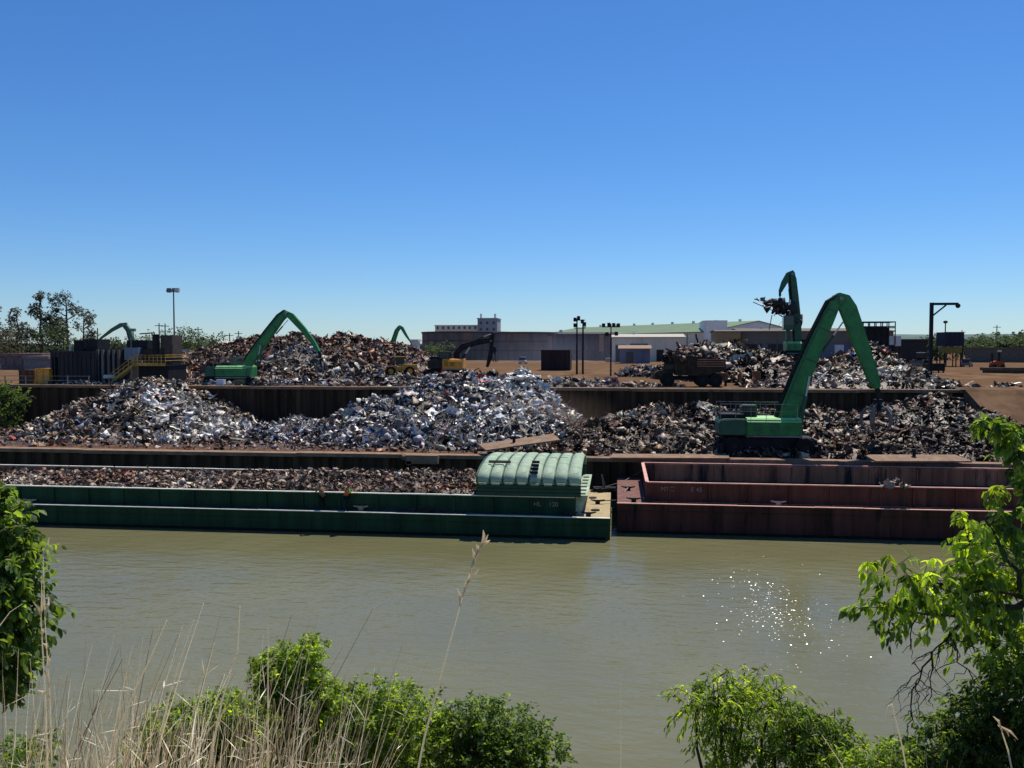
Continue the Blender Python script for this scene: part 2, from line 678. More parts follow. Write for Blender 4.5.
def ridge(name, y, h, seed, x0, x1, d):
    f = snoise(seed, 12, 0.0004, 0.006)
    xs = np.linspace(x0, x1, 160)
    grid_sheet(name, HILL, xs, np.array([y, y + d * .5, y + d, y + 2 * d]), lambda X, Y: YZ + h * (1 + 0.5 * f(X, Y)) * np.where(Y == y, 0.0, np.where(Y > y + d * 1.5, 0.3, np.where(Y < y + d * .7, 0.7, 1.0))))


ridge('hills', 2400, 48, 5, -200, 3000, 300)
ridge('low_hills', 2600, 14, 8, -3000, 100, 300)


# ------------------------------------------------------------------ retaining walls
def sheet_pile(name, y, z0, z1, x0, x1, m, label, cap, period=1.3, dep=0.35, parent=None):
    root = thing(name, ((x0 + x1) / 2, y, z0), label, 'wall')
    prof = []
    x = x0
    cx = (x0 + x1) / 2
    while x < x1:
        prof += [(x, 0), (x + period * .35, 0), (x + period * .5, dep), (x + period * .85, dep)]
        x += period
    vs, fs = [], []
    r = random.Random(int(y))
    for i, (px_, dy) in enumerate(prof):
        vs += [(px_ - cx, dy, 0), (px_ - cx, dy, z1 - z0 - 0.25)]
    for i in range(len(prof) - 1):
        fs.append((2 * i, 2 * i + 2, 2 * i + 3, 2 * i + 1))
    MB().add(vs, fs).build('piling', m, root)
    c = MB()
    x = x0
    while x < x1:       # cap beam in welded lengths, none quite level with the next
        ln = r.uniform(6, 13)
        dz = r.uniform(-0.05, 0.04)
        c.bx(x - cx + .02, min(x + ln, x1) - cx, -0.22 + r.uniform(-.03, .03), cap, z1 - z0 - 0.28 + dz, z1 - z0 + 0.02 + dz)
        x += ln
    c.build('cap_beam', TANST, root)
    return root


sheet_pile('quay_wall', QY, -1.5, QZ, -170, 170, PILE, 'dark steel quay wall with rusty tan cap beam behind the barges', 0.95)
uw = sheet_pile('retaining_wall', WY - 0.4, QZ - 0.3, YZ, -170, 36.7, PILE, 'black ribbed sheet pile wall between the lower quay and the upper yard', 0.8)
sheet_pile('retaining_wall', WY - 0.4, QZ - 0.3, YZ, 36.75, 170, PILE, 'short dark wall right of the earth ramp', 0.8)
# rust stains / hanging debris on upper wall top : walers
m_ = MB()
for x in np.arange(-110, 33, 2.6):
    m_.bx(x + 68, x + 68 + 0.12, -0.33, -0.2, 1.0, 4.4)
m_.build('stiffener', PILE, uw)

# earth ramp right
RAMPX0, RAMPX1 = 34.0, 39.5
rv = [(RAMPX0, WY + 2, YZ + .2), (RAMPX1, WY + 2, YZ + .2), (RAMPX0, WY - 1.5, YZ + 0.14), (RAMPX1, WY - 1.5, YZ + 0.14), (RAMPX0 + .8, WY - 11, QZ + 0.02), (RAMPX1 + 2.2, WY - 11, QZ + 0.02),
      (RAMPX0 - .8, WY - 1.3, QZ - .1), (RAMPX1 + 1.2, WY - 1.3, QZ - .1)]
o = MB().add(rv, [(0, 1, 3, 2), (2, 3, 5, 4), (2, 4, 6), (3, 7, 5)]).build('earth_ramp', DIRT)
tag(o, kind='structure')

# ------------------------------------------------------------------ scrap
def make_templates():
    r = np.random.default_rng(11)
    T = []

    def grid(nx, ny):
        vs = np.array([(i / (nx - 1) - .5, j / (ny - 1) - .5, 0.) for j in range(ny) for i in range(nx)])
        fs = []
        for j in range(ny - 1):
            for i in range(nx - 1):
                a = j * nx + i
                fs += [(a, a + 1, a + nx + 1), (a, a + nx + 1, a + nx)]
        return vs, np.array(fs)
    for _ in range(6):                      # crumpled sheets
        v, f = grid(3, 3)
        v = v + r.normal(0, .12, v.shape)
        v[:, 2] += r.normal(0, .12, len(v))
        T.append(('sheet', v, f))
    for _ in range(4):                      # bent strips
        v, f = grid(5, 2)
        v[:, 1] *= 0.22
        a = np.cumsum(r.normal(0, .2, 5))
        v[:, 2] += a[(np.arange(10) % 5)]
        v += r.normal(0, .02, v.shape)
        T.append(('strip', v, f))
    for _ in range(3):                      # curved panels
        v, f = grid(5, 2)
        th = (v[:, 0]) * r.uniform(1.5, 4)
        v[:, 2] = (1 - np.cos(th)) * .35
        v[:, 0] = np.sin(th) * .4
        v[:, 1] *= r.uniform(.5, 1)
        v += r.normal(0, .02, v.shape)
        T.append(('curve', v, f))
    bf = np.array([(0, 2, 1), (1, 2, 3), (4, 5, 6), (5, 7, 6), (0, 1, 4), (1, 5, 4), (2, 6, 3), (3, 6, 7), (0, 4, 2), (2, 4, 6), (1, 3, 5), (3, 7, 5)])
    for _ in range(4):                      # crushed boxes
        v = np.array([(x, y, z) for z in (-.5, .5) for y in (-.5, .5) for x in (-.5, .5)], float)
        v *= (1, .7, .45)
        v += r.normal(0, .1, v.shape)
        T.append(('block', v, bf))
    for _ in range(2):                      # bars / pipes
        v, fs = [], []
        for i in range(2):
            for k in range(5):
                a = k / 5 * 6.283
                v.append((i - .5, math.cos(a) * .045, math.sin(a) * .045))
        for k in range(5):
            fs += [(k, (k + 1) % 5, 5 + (k + 1) % 5), (k, 5 + (k + 1) % 5, 5 + k)]
        T.append(('bar', np.array(v), np.array(fs)))
    for _ in range(4):                      # tangled rods and wire
        pts = np.cumsum(r.normal(0, .3, (6, 3)), 0)
        pts -= pts.mean(0)
        v, fs = [], []
        for i in range(6):
            for k in range(3):
                a = k * 2.094
                v.append(pts[i] + np.array([math.cos(a), math.sin(a), .5 * math.cos(a + 1)]) * .03)
        for i in range(5):
            for k in range(3):
                k2 = (k + 1) % 3
                fs += [(i * 3 + k, i * 3 + k2, i * 3 + 3 + k2), (i * 3 + k, i * 3 + 3 + k2, i * 3 + 3 + k)]
        T.append(('wire', np.array(v), np.array(fs)))
    v, fs = [], []                           # ring / tyre
    for i in range(10):
        for k in range(4):
            a, b = i / 10 * 6.283, k / 4 * 6.283
            q = .36 + .12 * math.cos(b)
            v.append((q * math.cos(a), q * math.sin(a), .12 * math.sin(b)))
    for i in range(10):
        for k in range(4):
            i2, k2 = (i + 1) % 10, (k + 1) % 4
            fs += [(i * 4 + k, i2 * 4 + k, i2 * 4 + k2), (i * 4 + k, i2 * 4 + k2, i * 4 + k2)]
    T.append(('ring', np.array(v), np.array(fs)))
    v = [(-.5, -.2, 0), (.5, -.2, 0), (.5, 0, 0), (-.5, 0, 0), (.5, 0, .2), (-.5, 0, .2)]
    T.append(('angle', np.array(v), np.array([(0, 1, 2), (0, 2, 3), (3, 2, 4), (3, 4, 5)])))
    return T


TPL = make_templates()
WGT = {'sheet': 3.0, 'strip': 3, 'curve': 2.0, 'block': 1.6, 'bar': 2.2, 'angle': 2.0, 'wire': 2.0, 'ring': .8}
tw = np.array([WGT[t[0]] for t in TPL])
tw = tw / tw.sum()

WHITE_ = (0.75, 0.73, 0.69)
PAL_BLUE = [(4.5, (0.33, 0.335, 0.35)), (4.2, WHITE_), (3.0, (0.12, 0.125, 0.14)), (5.5, (0.024, 0.024, 0.028)), (1.6, (0.14, 0.09, 0.065)), (.35, (0.05, 0.1, 0.3)), (.15, (0.35, 0.04, 0.03)), (.8, (0.33, 0.27, 0.2))]  # share of near-black pieces raised to stand for the dark voids
PAL_MIX = [(3, (0.27, 0.245, 0.215)), (2.7, (0.68, 0.63, 0.55)), (3, (0.1, 0.08, 0.065)), (3.2, (0.025, 0.023, 0.025)), (2.5, (0.16, 0.09, 0.055)), (1.2, (0.35, 0.26, 0.18)), (.12, (0.3, 0.05, 0.03)), (.12, (0.06, 0.12, 0.25))]
PAL_RUST = [(3, (0.2, 0.10, 0.06)), (2.5, (0.12, 0.06, 0.04)), (1.6, (0.3, 0.2, 0.13)), (2.2, (0.03, 0.025, 0.022)), (1.0, (0.4, 0.37, 0.33)), (1.4, (0.15, 0.14, 0.14)), (.1, (0.3, 0.04, 0.03))]
PAL_DARK = [(3.0, (0.19, 0.165, 0.135)), (1.5, (0.5, 0.46, 0.4)), (3.5, (0.07, 0.055, 0.045)), (1.2, (0.28, 0.15, 0.08)), (4, (0.02, 0.018, 0.02)), (2.4, (0.12, 0.065, 0.042)), (1.0, (0.25, 0.18, 0.13)), (.08, (0.3, 0.05, 0.03))]
PAL_FINE = [(3, (0.18, 0.12, 0.085)), (2, (0.1, 0.065, 0.05)), (1.6, (0.28, 0.23, 0.19)), (.9, (0.45, 0.44, 0.42)), (2, (0.03, 0.027, 0.025)), (1.6, (0.15, 0.15, 0.14))]


def pal_pick(pal, n, r):
    wts = np.array([p[0] for p in pal])
    idx = r.choice(len(pal), n, p=wts / wts.sum())
    c = np.array([p[1] for p in pal])[idx]
    return np.clip(c * r.uniform(.65, 1.35, (n, 1)) * r.uniform(.93, 1.07, (n, 3)), 0, .8)


def heap(name, label, bumps, z0, pal, seed, dens=3.0, smin=.25, smax=1.1, rough=.5, clip=None, pal2=None, basecol=(0.05, 0.035, 0.028), cat='scrap heap', group=None, flat=0.0, loc_white=None, gain=(1, 1, 1)):
    """bumps: (px, py_top, Y, rx, ry, power)"""
    r = np.random.default_rng(seed)
    bs = []
    for b in bumps:
        if b[1] < 10:
            p = on_Y(b[0], 384, b[2])
            p.z = z0 + b[1]
        else:
            p = on_Y(b[0], b[1], b[2])
        bs.append((p.x, b[2], p.z - z0, b[3], b[4], b[5] if len(b) > 5 else 1.3))
    nf = snoise(seed + 1, 14, 0.04, 0.5)

    def hf(x, y):
        h = np.full_like(x, -0.4)
        for (cx, cy, hh, rx, ry, pw) in bs:
            q = np.sqrt(((x - cx) / rx) ** 2 + ((y - cy) / ry) ** 2)
            hb = hh * (1 - np.clip(q, 0, 1.3) ** pw)
            h = np.maximum(h, hb)
        h = h * (1 + 0.13 * nf(x * 1.0, y * 1.0)) + nf(y * 2, x * 2) * rough * np.clip(h, 0, 1) + np.where(h > -.3, flat, 0)
        if clip is not None:
            h = np.where(clip(x, y), h, -0.4)
        return h
    x0 = min(b[0] - b[3] for b in bs); x1 = max(b[0] + b[3] for b in bs)
    y0 = min(b[1] - b[4] for b in bs); y1 = max(b[1] + b[4] for b in bs)
    cx, cy = (x0 + x1) / 2, (y0 + y1) / 2
    T = Tri()
    st = 0.7
    xs = np.arange(x0, x1 + st, st); ys = np.arange(y0, y1 + st, st)
    X, Y = np.meshgrid(xs, ys)
    Hh = hf(X, Y)
    V = np.stack([X - cx, Y - cy, Hh - 0.12 + r.uniform(-.1, .1, Hh.shape)], 2).reshape(-1, 3)
    nx, ny = len(xs), len(ys)
    ii, jj = np.meshgrid(np.arange(nx - 1), np.arange(ny - 1))
    a = (jj * nx + ii).ravel()
    keep = (Hh[:-1, :-1].ravel() > 0.0) | (Hh[1:, 1:].ravel() > 0.0)
    a = a[keep]
    Fb = np.concatenate([np.stack([a, a + 1, a + nx + 1], 1), np.stack([a, a + nx + 1, a + nx], 1)])
    T.raw(V, Fb, np.array(basecol) * r.uniform(.5, 1.5, (len(Fb), 1)))
    area = (x1 - x0) * (y1 - y0)
    n = int(area * dens)
    px = r.uniform(x0, x1, n); py = r.uniform(y0, y1, n)
    h = hf(px, py)
    k = h > -0.02 - 0.12 * r.random(n)
    px, py, h = px[k], py[k], np.maximum(h[k], 0)
    n = len(px)
    t = r.choice(len(TPL), n, p=tw)
    s = smin * (smax / smin) ** (r.random(n) ** 2.0)
    col = pal_pick(pal, n, r)
    if pal2 is not None:
        cf = snoise(seed + 9, 6, 0.02, 0.12)
        mask = (cf(px, py) > pal2[1])
        c2 = pal_pick(pal2[0], n, r)
        col[mask] = c2[mask]
    if loc_white is not None:
        for (wx, wy, wY, wr) in loc_white:
            p = on_Y(wx, wy, wY)
            mk = ((px - p.x) ** 2 + ((py - p.y) * .7) ** 2 < wr ** 2) & (r.random(n) < .55)
            col[mk] = np.array([.68, .67, .63]) * r.uniform(.7, 1.1, (mk.sum(), 1))
    mf = snoise(seed + 5, 12, 0.05, 0.45)(px, py)
    col = col * 1.28 * (1.0 + .85 * mf[:, None]) * np.array(gain)
    br = snoise(seed + 6, 10, 0.05, 0.3)(px, py)
    k_ = np.clip((br - .18) * 3.5, 0, .75)[:, None]
    col = col * (1 - k_) + np.array([.10, .058, .036]) * r.uniform(.5, 1.5, (n, 1)) * k_
    big = r.random(n) < .02
    s = np.where(big, np.minimum(s * r.uniform(1.5, 2.2, n), smax * 1.25), s)
    col = np.clip(col, .01, .8)
    P = np.stack([px - cx, py - cy, h + s * r.uniform(-.15, .28, n)], 1)
    d = r.normal(0, 1, (n, 3)); d[:, 2] *= .75
    nn = r.normal(0, 1, (n, 3)); nn[:, 2] += 1.1; nn[:, 1] -= .3
    Rm = rotmats(d, nn)
    long_ = np.array([tp[0] in ('bar', 'angle', 'strip') for tp in TPL])[t]
    S = np.stack([s * np.where(long_, 1.7, 1.0), s * r.uniform(.6, 1.1, n), s * r.uniform(.6, 1.2, n)], 1)
    for q in range(len(TPL)):
        mk = t == q
        if mk.any():
            T.inst(TPL[q][1], TPL[q][2], Rm[mk], S[mk], P[mk], col[mk])
    o = T.build(name, SCRAP)
    o.location = (cx, cy, z0)
    tag(o, label, cat, group, 'stuff')
    return hf


back = lambda x, y: y < WY - 0.6
front_up = lambda x, y: y > WY + 0.7
q_ok = lambda x, y: (y < WY - 0.6) & (y > QY + 1.6)

hB = heap('scrap_heap', 'pale and grey scrap heap on the lower quay below the yellow stairs', [(150, 377, 85.5, 13, 12, 1.15), (118, 398, 83, 9, 9, 1.2), (195, 408, 82, 8, 8, 1.2), (85, 425, 80, 8, 6, 1.3), (175, 418, 79, 11, 6, 1.3), (225, 430, 79, 5, 4.5, 1.3)], QZ, PAL_MIX, 21, dens=20, smin=0.14, smax=0.85, clip=q_ok, loc_white=[(195, 430, 79, 4.5), (170, 395, 82, 3), (225, 430, 79, 3)], gain=(1.0, .95, .88))
heap('scrap_heap', 'low pale scrap heap against the black wall in the middle of the lower quay', [(296, 416, 81, 5, 6, 1.2), (325, 431, 79, 4.5, 4, 1.3)], QZ, PAL_MIX, 22, dens=17, smin=0.15, smax=0.85, clip=q_ok, pal2=(PAL_BLUE, 0.0), loc_white=[(295, 425, 79, 2.5)])
hD = heap('scrap_heap', 'large shiny blue grey scrap heap spilling down from the upper yard', [(430, 380, 86, 9, 11, 1.15), (475, 372, 86, 9, 12, 1.15), (520, 367, 86.5, 8, 11, 1.1), (383, 398, 83, 8, 9, 1.2), (357, 416, 80, 6.5, 6, 1.3), (400, 412, 78, 9, 6, 1.3), (500, 408, 79, 9, 8, 1.2), (450, 410, 79, 10, 7, 1.25), (535, 412, 79, 5, 6, 1.2)], QZ, PAL_BLUE, 23, dens=22, smin=0.13, smax=0.8, clip=q_ok, loc_white=[(540, 420, 80, 2.5), (500, 428, 78, 2.4), (520, 372, 86, 4), (525, 385, 85, 3)], gain=(1.1, 1.08, 1.06))
hE = heap('scrap_heap', 'dark grey and rusty scrap heap around the big green grab machine', [(620, 420, 80, 9, 8, 1.3), (660, 404, 84, 9, 9, 1.2), (700, 404, 84, 9, 9, 1.25), (760, 406, 84, 9, 9, 1.2), (820, 408, 84, 9, 9, 1.2), (870, 412, 82, 8, 8, 1.2), (600, 437, 76, 9, 5, 1.3), (690, 430, 77, 12, 6, 1.3), (850, 430, 78, 12, 7, 1.3), (780, 425, 80, 10, 7, 1.3), (610, 446, 74, 9, 4.3, 2.5), (690, 445, 74, 10, 4.3, 2.5), (770, 444, 74, 10, 4.3, 2.5), (850, 444, 74, 10, 4.3, 2.5)], QZ, PAL_DARK, 24, dens=22, smin=0.13, smax=0.8, clip=q_ok, pal2=(PAL_MIX, 0.12), gain=(.72, .62, .52))
heap('scrap_heap', 'darkest scrap heap at the foot of the earth ramp', [(935, 392, 85, 8.5, 10, 1.1), (905, 402, 84, 8, 9, 1.2), (975, 406, 82, 6, 7, 1.2), (992, 414, 81, 4.5, 6, 1.2), (930, 425, 78, 12, 7, 1.3), (990, 430, 77, 9, 6, 1.3), (930, 445, 74, 10, 4.3, 2.5), (1000, 445, 74, 9, 4.3, 2.5)], QZ, PAL_DARK, 25, dens=22, smin=0.13, smax=0.75, clip=q_ok, gain=(.6, .52, .45))
# thin litter all along the quay
heap('scrap_litter', 'thin litter of scrap bits on the brown lower quay ground', [(x, .14, 76, 14, 6, 6) for x in range(-20, 1060, 105)], QZ, PAL_RUST, 26, dens=7, smin=.1, smax=.6, clip=q_ok, rough=.1, basecol=(.12, .07, .045))
# upper yard
hA = heap('scrap_heap', 'great rusty scrap heap behind the middle green grab machine', [(255, 337, 128, 17, 17, 1.2), (300, 333, 132, 17, 18, 1.25), (345, 335, 130, 15, 16, 1.25), (385, 341, 128, 13, 14, 1.25), (215, 350, 124, 12, 13, 1.3), (190, 353, 135, 13, 13, 1.3), (403, 352, 124, 9, 11, 1.3), (355, 352, 114, 11, 10, 1.3)], YZ, PAL_RUST, 31, dens=10, smin=0.2, smax=1.0, clip=front_up, pal2=(PAL_MIX, 0.15), gain=(.95, .78, .62))
heap('scrap_heap', 'bluish grey scrap heap in front of the great rusty heap', [(298, 345, 113, 9, 11, 1.15), (285, 360, 106, 10, 9, 1.25), (325, 362, 105, 9, 9, 1.25), (345, 372, 101, 8, 6, 1.3), (270, 374, 100, 7, 6, 1.3)], YZ, PAL_BLUE, 32, dens=9, smin=0.2, smax=1.0, clip=front_up, pal2=(PAL_DARK, 0.1))
hF = heap('scrap_heap', 'tangled steel scrap heap behind the loaded dump truck', [(705, 341, 120, 8, 8, 1.15), (732, 343, 120, 8, 8, 1.15), (760, 350, 120, 9, 8, 1.2), (690, 353, 122, 4, 6, 1.25), (745, 358, 109, 8, 5, 1.3), (780, 360, 112, 8, 7, 1.3), (795, 357, 142, 9, 9, 1.2)], YZ, PAL_DARK, 33, dens=8, smin=0.25, smax=1.4, clip=front_up, pal2=(PAL_MIX, 0.1), loc_white=[(705, 346, 115, 2.5)], gain=(.7, .6, .5))
hG = heap('scrap_heap', 'scrap heap behind the tall hooked boom left of the gantry post', [(868, 344, 116, 7, 10, 1.1), (848, 353, 114, 8, 9, 1.15), (890, 360, 110, 5, 7, 1.25), (905, 374, 101, 4.5, 5, 1.3), (835, 368, 103, 8, 6, 1.3), (870, 368, 102, 9, 7, 1.3), (812, 372, 103, 5, 4, 1.3)], YZ, PAL_MIX, 34, dens=9, smin=0.22, smax=1.1, clip=front_up, pal2=(PAL_DARK, 0.0), loc_white=[(900, 372, 100, 3), (870, 378, 97, 3)], gain=(.9, .82, .7))
heap('scrap_heap', 'small heap of twisted bars on the yard left of the dump truck', [(642, 366, 128, 3.5, 4, 1.1)], YZ, PAL_MIX, 35, dens=9, smin=.4, smax=1.5)
heap('scrap_litter', 'ragged row of scrap bits along the top edge of the black wall', [(572, .6, 94, 5, 2.2, 3), (622, .18, 93.5, 6, 1.6, 3), (860, 380, 94, 12, 3, 3), (900, 381, 94, 6, 2.5, 3), (150, 383, 93, 12, 3, 3), (300, 383, 93.5, 10, 3, 3), (375, 383, 94, 9, 3, 3), (420, 378, 95, 9, 4, 3), (470, 375, 96, 9, 4, 3)], YZ, PAL_MIX, 36, dens=9, smin=.2, smax=.9, clip=front_up, rough=.3)
heap('scrap_litter', 'scattered scrap bits on the dirt of the right yard', [(1003, .1, 98, 3, 1.2, 6), (1016, .1, 99, 3, 1.2, 6)], YZ, PAL_MIX, 37, dens=2.5, smin=.2, smax=.8, clip=front_up, rough=.1)


def big_sheets(hf, z0, pxr, Yr, n, size, pal, seed, label, group, ymin):
    r = np.random.default_rng(seed)
    made = 0
    for _ in range(n * 12):
        if made >= n:
            break
        Y = r.uniform(*Yr)
        x = on_Y(r.uniform(*pxr), 384, Y).x
        h = float(hf(np.array([x]), np.array([Y]))[0])
        if h < .7 or Y < ymin:
            continue
        nx, ny = 6, 5
        L_, W_ = r.uniform(*size), r.uniform(*size) * .6
        f1 = snoise(int(r.integers(1e6)), 6, .15, .6)
        i_, j_ = np.meshgrid(np.linspace(-.5, .5, nx), np.linspace(-.5, .5, ny))
        curl = r.uniform(-1.2, 1.2)
        V = np.stack([i_ * L_, j_ * W_ * (1 + .2 * r.normal(0, 1, i_.shape)), curl * i_ ** 2 * L_ + .35 * f1(i_ * 4, j_ * 4)], 2).reshape(-1, 3)
        Fc = []
        for a in range(ny - 1):
            for b in range(nx - 1):
                k = a * nx + b
                Fc += [(k, k + 1, k + nx + 1), (k, k + nx + 1, k + nx)]
        c = pal_pick(pal, 1, r)[0]
        o = np_mesh('scrap_sheet', V, np.array(Fc), np.tile(c, (len(Fc), 1)), SCRAP)
        o.location = (x, Y, z0 + h + .12)
        o.rotation_euler = (r.uniform(.1, 1.1), r.uniform(-.4, .4), r.uniform(-.7, .7))
        tag(o, label, 'metal sheet', group)
        made += 1


PS_W = [(2, (.66, .64, .6)), (2, (.4, .39, .37)), (1, (.3, .24, .18)), (.3, (.1, .16, .3))]
PS_R = [(2, (.26, .14, .08)), (1.5, (.16, .09, .06)), (1, (.4, .33, .26))]
PS_D = [(2, (.2, .17, .14)), (1.2, (.45, .42, .38)), (1.5, (.14, .08, .055))]
big_sheets(hB, QZ, (70, 250), (76, 87), 16, (1.0, 2.1), PS_W, 1, 'crumpled sheet of metal lying on the pale heap below the yellow stairs', 'large metal sheets on the pale heap', 74)
big_sheets(hD, QZ, (345, 555), (76, 88), 18, (.9, 1.9), PS_W, 2, 'crumpled sheet of metal lying on the shiny blue grey heap', 'large metal sheets on the shiny heap', 74)
big_sheets(hE, QZ, (590, 900), (74, 86), 20, (.8, 1.8), PS_D, 3, 'bent plate lying on the dark heap around the big green machine', 'bent plates on the dark heap', 72)
big_sheets(hA, YZ, (190, 430), (108, 130), 18, (1.4, 3.0), PS_R, 4, 'rusty bent plate lying on the great rusty heap', 'bent plates on the rusty heap', 96)
big_sheets(hF, YZ, (675, 785), (106, 120), 9, (1.4, 3.0), PS_D, 5, 'bent plate lying on the tangled heap behind the dump truck', 'bent plates behind the dump truck', 100)
big_sheets(hG, YZ, (840, 915), (100, 116), 9, (1.0, 2.2), PS_W, 6, 'pale bent sheet lying on the heap beside the gantry post', 'pale sheets beside the gantry post', 97)

# ------------------------------------------------------------------ barges
def rail_line(mb, x0, x1, y, z, w=.12, h=.08, seed=1):
    r = random.Random(seed)
    x = x0
    while x < x1:
        ln = r.uniform(3, 6)
        e = min(x + ln, x1)
        mb.bx(x, e, y - w / 2, y + w / 2, z, z + h + r.uniform(-.012, .012))
        x = e + 0.002


def lettering(txt, size, parent, loc, m, name='lettering'):
    cu = bpy.data.curves.new('t', 'FONT')
    cu.body = txt
    cu.size = size
    cu.extrude = 0.004
    to = bpy.data.objects.new('t', cu)
    C.objects.link(to)
    bpy.context.view_layer.update()
    me = bpy.data.meshes.new_from_object(to)
    bpy.data.objects.remove(to)
    me.materials.clear()
    me.materials.append(m)
    o = bpy.data.objects.new(name, me)
    C.objects.link(o)
    o.parent = parent
    o.rotation_euler = (R(90), 0, 0)
    o.location = loc
    return o


def kevel(parent, x, y, z, m):
    mb = MB()
    mb.bx(x - .16, x + .16, y - .09, y + .09, z, z + .22)
    mb.tube([(x - .5, y, z + .3), (x - .2, y, z + .24), (x + .2, y, z + .24), (x + .5, y, z + .3)], [.04, .07, .07, .04], 8)
    return mb.build('cleat', m, parent)


def hopper_barge(name, label, loc, L_, W_, dz, cz, xin0, xin1, setb, hull_m, coam_m, edge_m, deck_m, floor_z, sdeck_m, edge2=None):
    """local: x from -L..0 or 0..L given by xin; z=0 water"""
    root = thing(name, loc, label, 'barge')
    x0, x1 = L_
    # hull with raked bow bottom
    prof = [(x0, -0.6), (x0 + .25, -1.0), (x1 - .25, -1.0), (x1, -0.6), (x1, dz), (x0, dz)]
    MB().prism(prof, 'y', 0, W_).build('hull', hull_m, root, bevel=.04)
    # rub strake lines, weld seams
    mb = MB()
    for x in np.arange(x0 + 3, x1 - 1, 3.05):
        mb.bx(x - .03, x + .03, -.035, 0.0, 0.1, dz - .12)
    mb.bx(x0, x1, -.05, -.001, dz - .5, dz - .44)
    mb.build('hull_seam', hull_m, root)
    MB().bx(x0 + .3, x1 - .3, -.056, -.002, -.3, .16).build('waterline_stain', mat('waterline_slime', (.02, .018, .012), .9, var=.5, scale=2), root)
    # deck plating: strips around the hopper, 12 mm proud
    a, b = xin0, xin1
    MB().bx(x0 + .02, a - .1, .02, W_ - .02, dz, dz + .012).build('end_deck', deck_m, root)
    MB().bx(b + .1, x1 - .02, .02, W_ - .02, dz, dz + .012).build('end_deck', deck_m, root)
    MB().bx(a - .1, b + .1, .02, setb - .05, dz, dz + .012).build('side_deck', sdeck_m, root)
    MB().bx(a - .1, b + .1, W_ - setb + .05, W_ - .02, dz, dz + .012).build('side_deck', sdeck_m, root)
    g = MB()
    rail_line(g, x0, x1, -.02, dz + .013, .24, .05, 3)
    g.build('gunwale_edge', edge_m, root)  # pale strip carries the sunlit line of the deck edge
    # coamings (plates with vertical stiffeners)
    t = .05
    for nm, yy, s in (('near_coaming', setb, -1), ('far_coaming', W_ - setb, 1)):
        c = MB()
        c.bx(a, b, yy - t / 2, yy + t / 2, dz + .014, cz)
        for x in np.arange(a + 1.5, b - .5, 2.6):
            c.bx(x - .05, x + .05, yy + s * .03, yy + s * .16, dz + .014, cz - .1)
        c.build('side_coaming', coam_m, root)
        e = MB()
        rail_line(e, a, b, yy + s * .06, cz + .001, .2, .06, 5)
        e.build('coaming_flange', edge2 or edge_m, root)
    for xx in (a, b):
        c = MB()
        c.bx(xx - t / 2, xx + t / 2, setb + .05, W_ - setb - .05, dz + .014, cz)
        c.build('end_coaming', coam_m, root)
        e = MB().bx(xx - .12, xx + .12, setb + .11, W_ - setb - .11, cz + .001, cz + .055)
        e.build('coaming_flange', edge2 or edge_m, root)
    # inside lining
    i = MB()
    i.bx(a + .1, b - .1, setb + .1, W_ - setb - .1, floor_z - .05, floor_z)
    i.bx(a + .05, b - .05, W_ - setb - .12, W_ - setb - .06, floor_z, cz - .03)
    for x in np.arange(a + 1, b - .5, 1.15):
        i.bx(x - .05, x + .05, W_ - setb - .2, W_ - setb - .121, floor_z, cz - .15)
    i.build('hopper_lining', HOPIN, root)
    return root


GX = -0.35
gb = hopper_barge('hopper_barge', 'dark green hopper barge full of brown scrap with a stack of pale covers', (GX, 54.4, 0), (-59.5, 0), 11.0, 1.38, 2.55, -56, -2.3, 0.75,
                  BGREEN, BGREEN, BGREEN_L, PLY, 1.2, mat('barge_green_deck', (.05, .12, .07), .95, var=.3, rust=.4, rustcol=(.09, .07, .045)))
# end frame of the green barge: sloping pale flange on brackets
e = MB()
cz = 2.62
e.bx(-2.2, -1.45, .8, 10.2, cz, cz + .07)
e.build('end_flange', COVER, gb)
for y in np.arange(1.5, 10, 1.45):
    MB().bx(-2.05, -1.62, y - .28, y + .28, cz + .071, cz + .085).build('flange_slot', DARK, gb)
for y in np.arange(1.0, 10.2, 1.3):
    MB().add([(-2.24, y, 1.4), (-2.24, y, 2.6), (-1.5, y, 2.6), (-1.9, y, 1.4), (-2.24, y + .05, 1.4), (-2.24, y + .05, 2.6), (-1.5, y + .05, 2.6), (-1.9, y + .05, 1.4)],
             [(0, 1, 2, 3), (7, 6, 5, 4), (0, 4, 5, 1), (1, 5, 6, 2), (2, 6, 7, 3), (3, 7, 4, 0)]).build('bracket', COVER, gb)
kevel(gb, -1.4, .45, 1.39, DARK)
kevel(gb, -2.6, .33, 1.39, DARK)
kevel(gb, -.9, 5.0, 1.39, DARK)
kevel(gb, -.8, 9.8, 1.39, DARK)
MB().cyl((-1.0, 2.6, 1.39), (-1.0, 2.6, 1.46), .3, 16).build('deck_hatch', DARK, gb)
MB().cyl((-1.3, 7.3, 1.39), (-1.3, 7.3, 1.46), .28, 16).build('deck_hatch', DARK, gb)
kevel(gb, -16.6, .5, 1.43, PLY)
kevel(gb, -40.5, .35, 1.39, PLY)
kevel(gb, -12, .35, 1.39, DARK)
lettering('HL', .42, gb, (-5.0, .75 - .05, 1.95), PAINT_W)
lettering('120', .42, gb, (-4.0, .75 - .05, 1.95), PAINT_W)

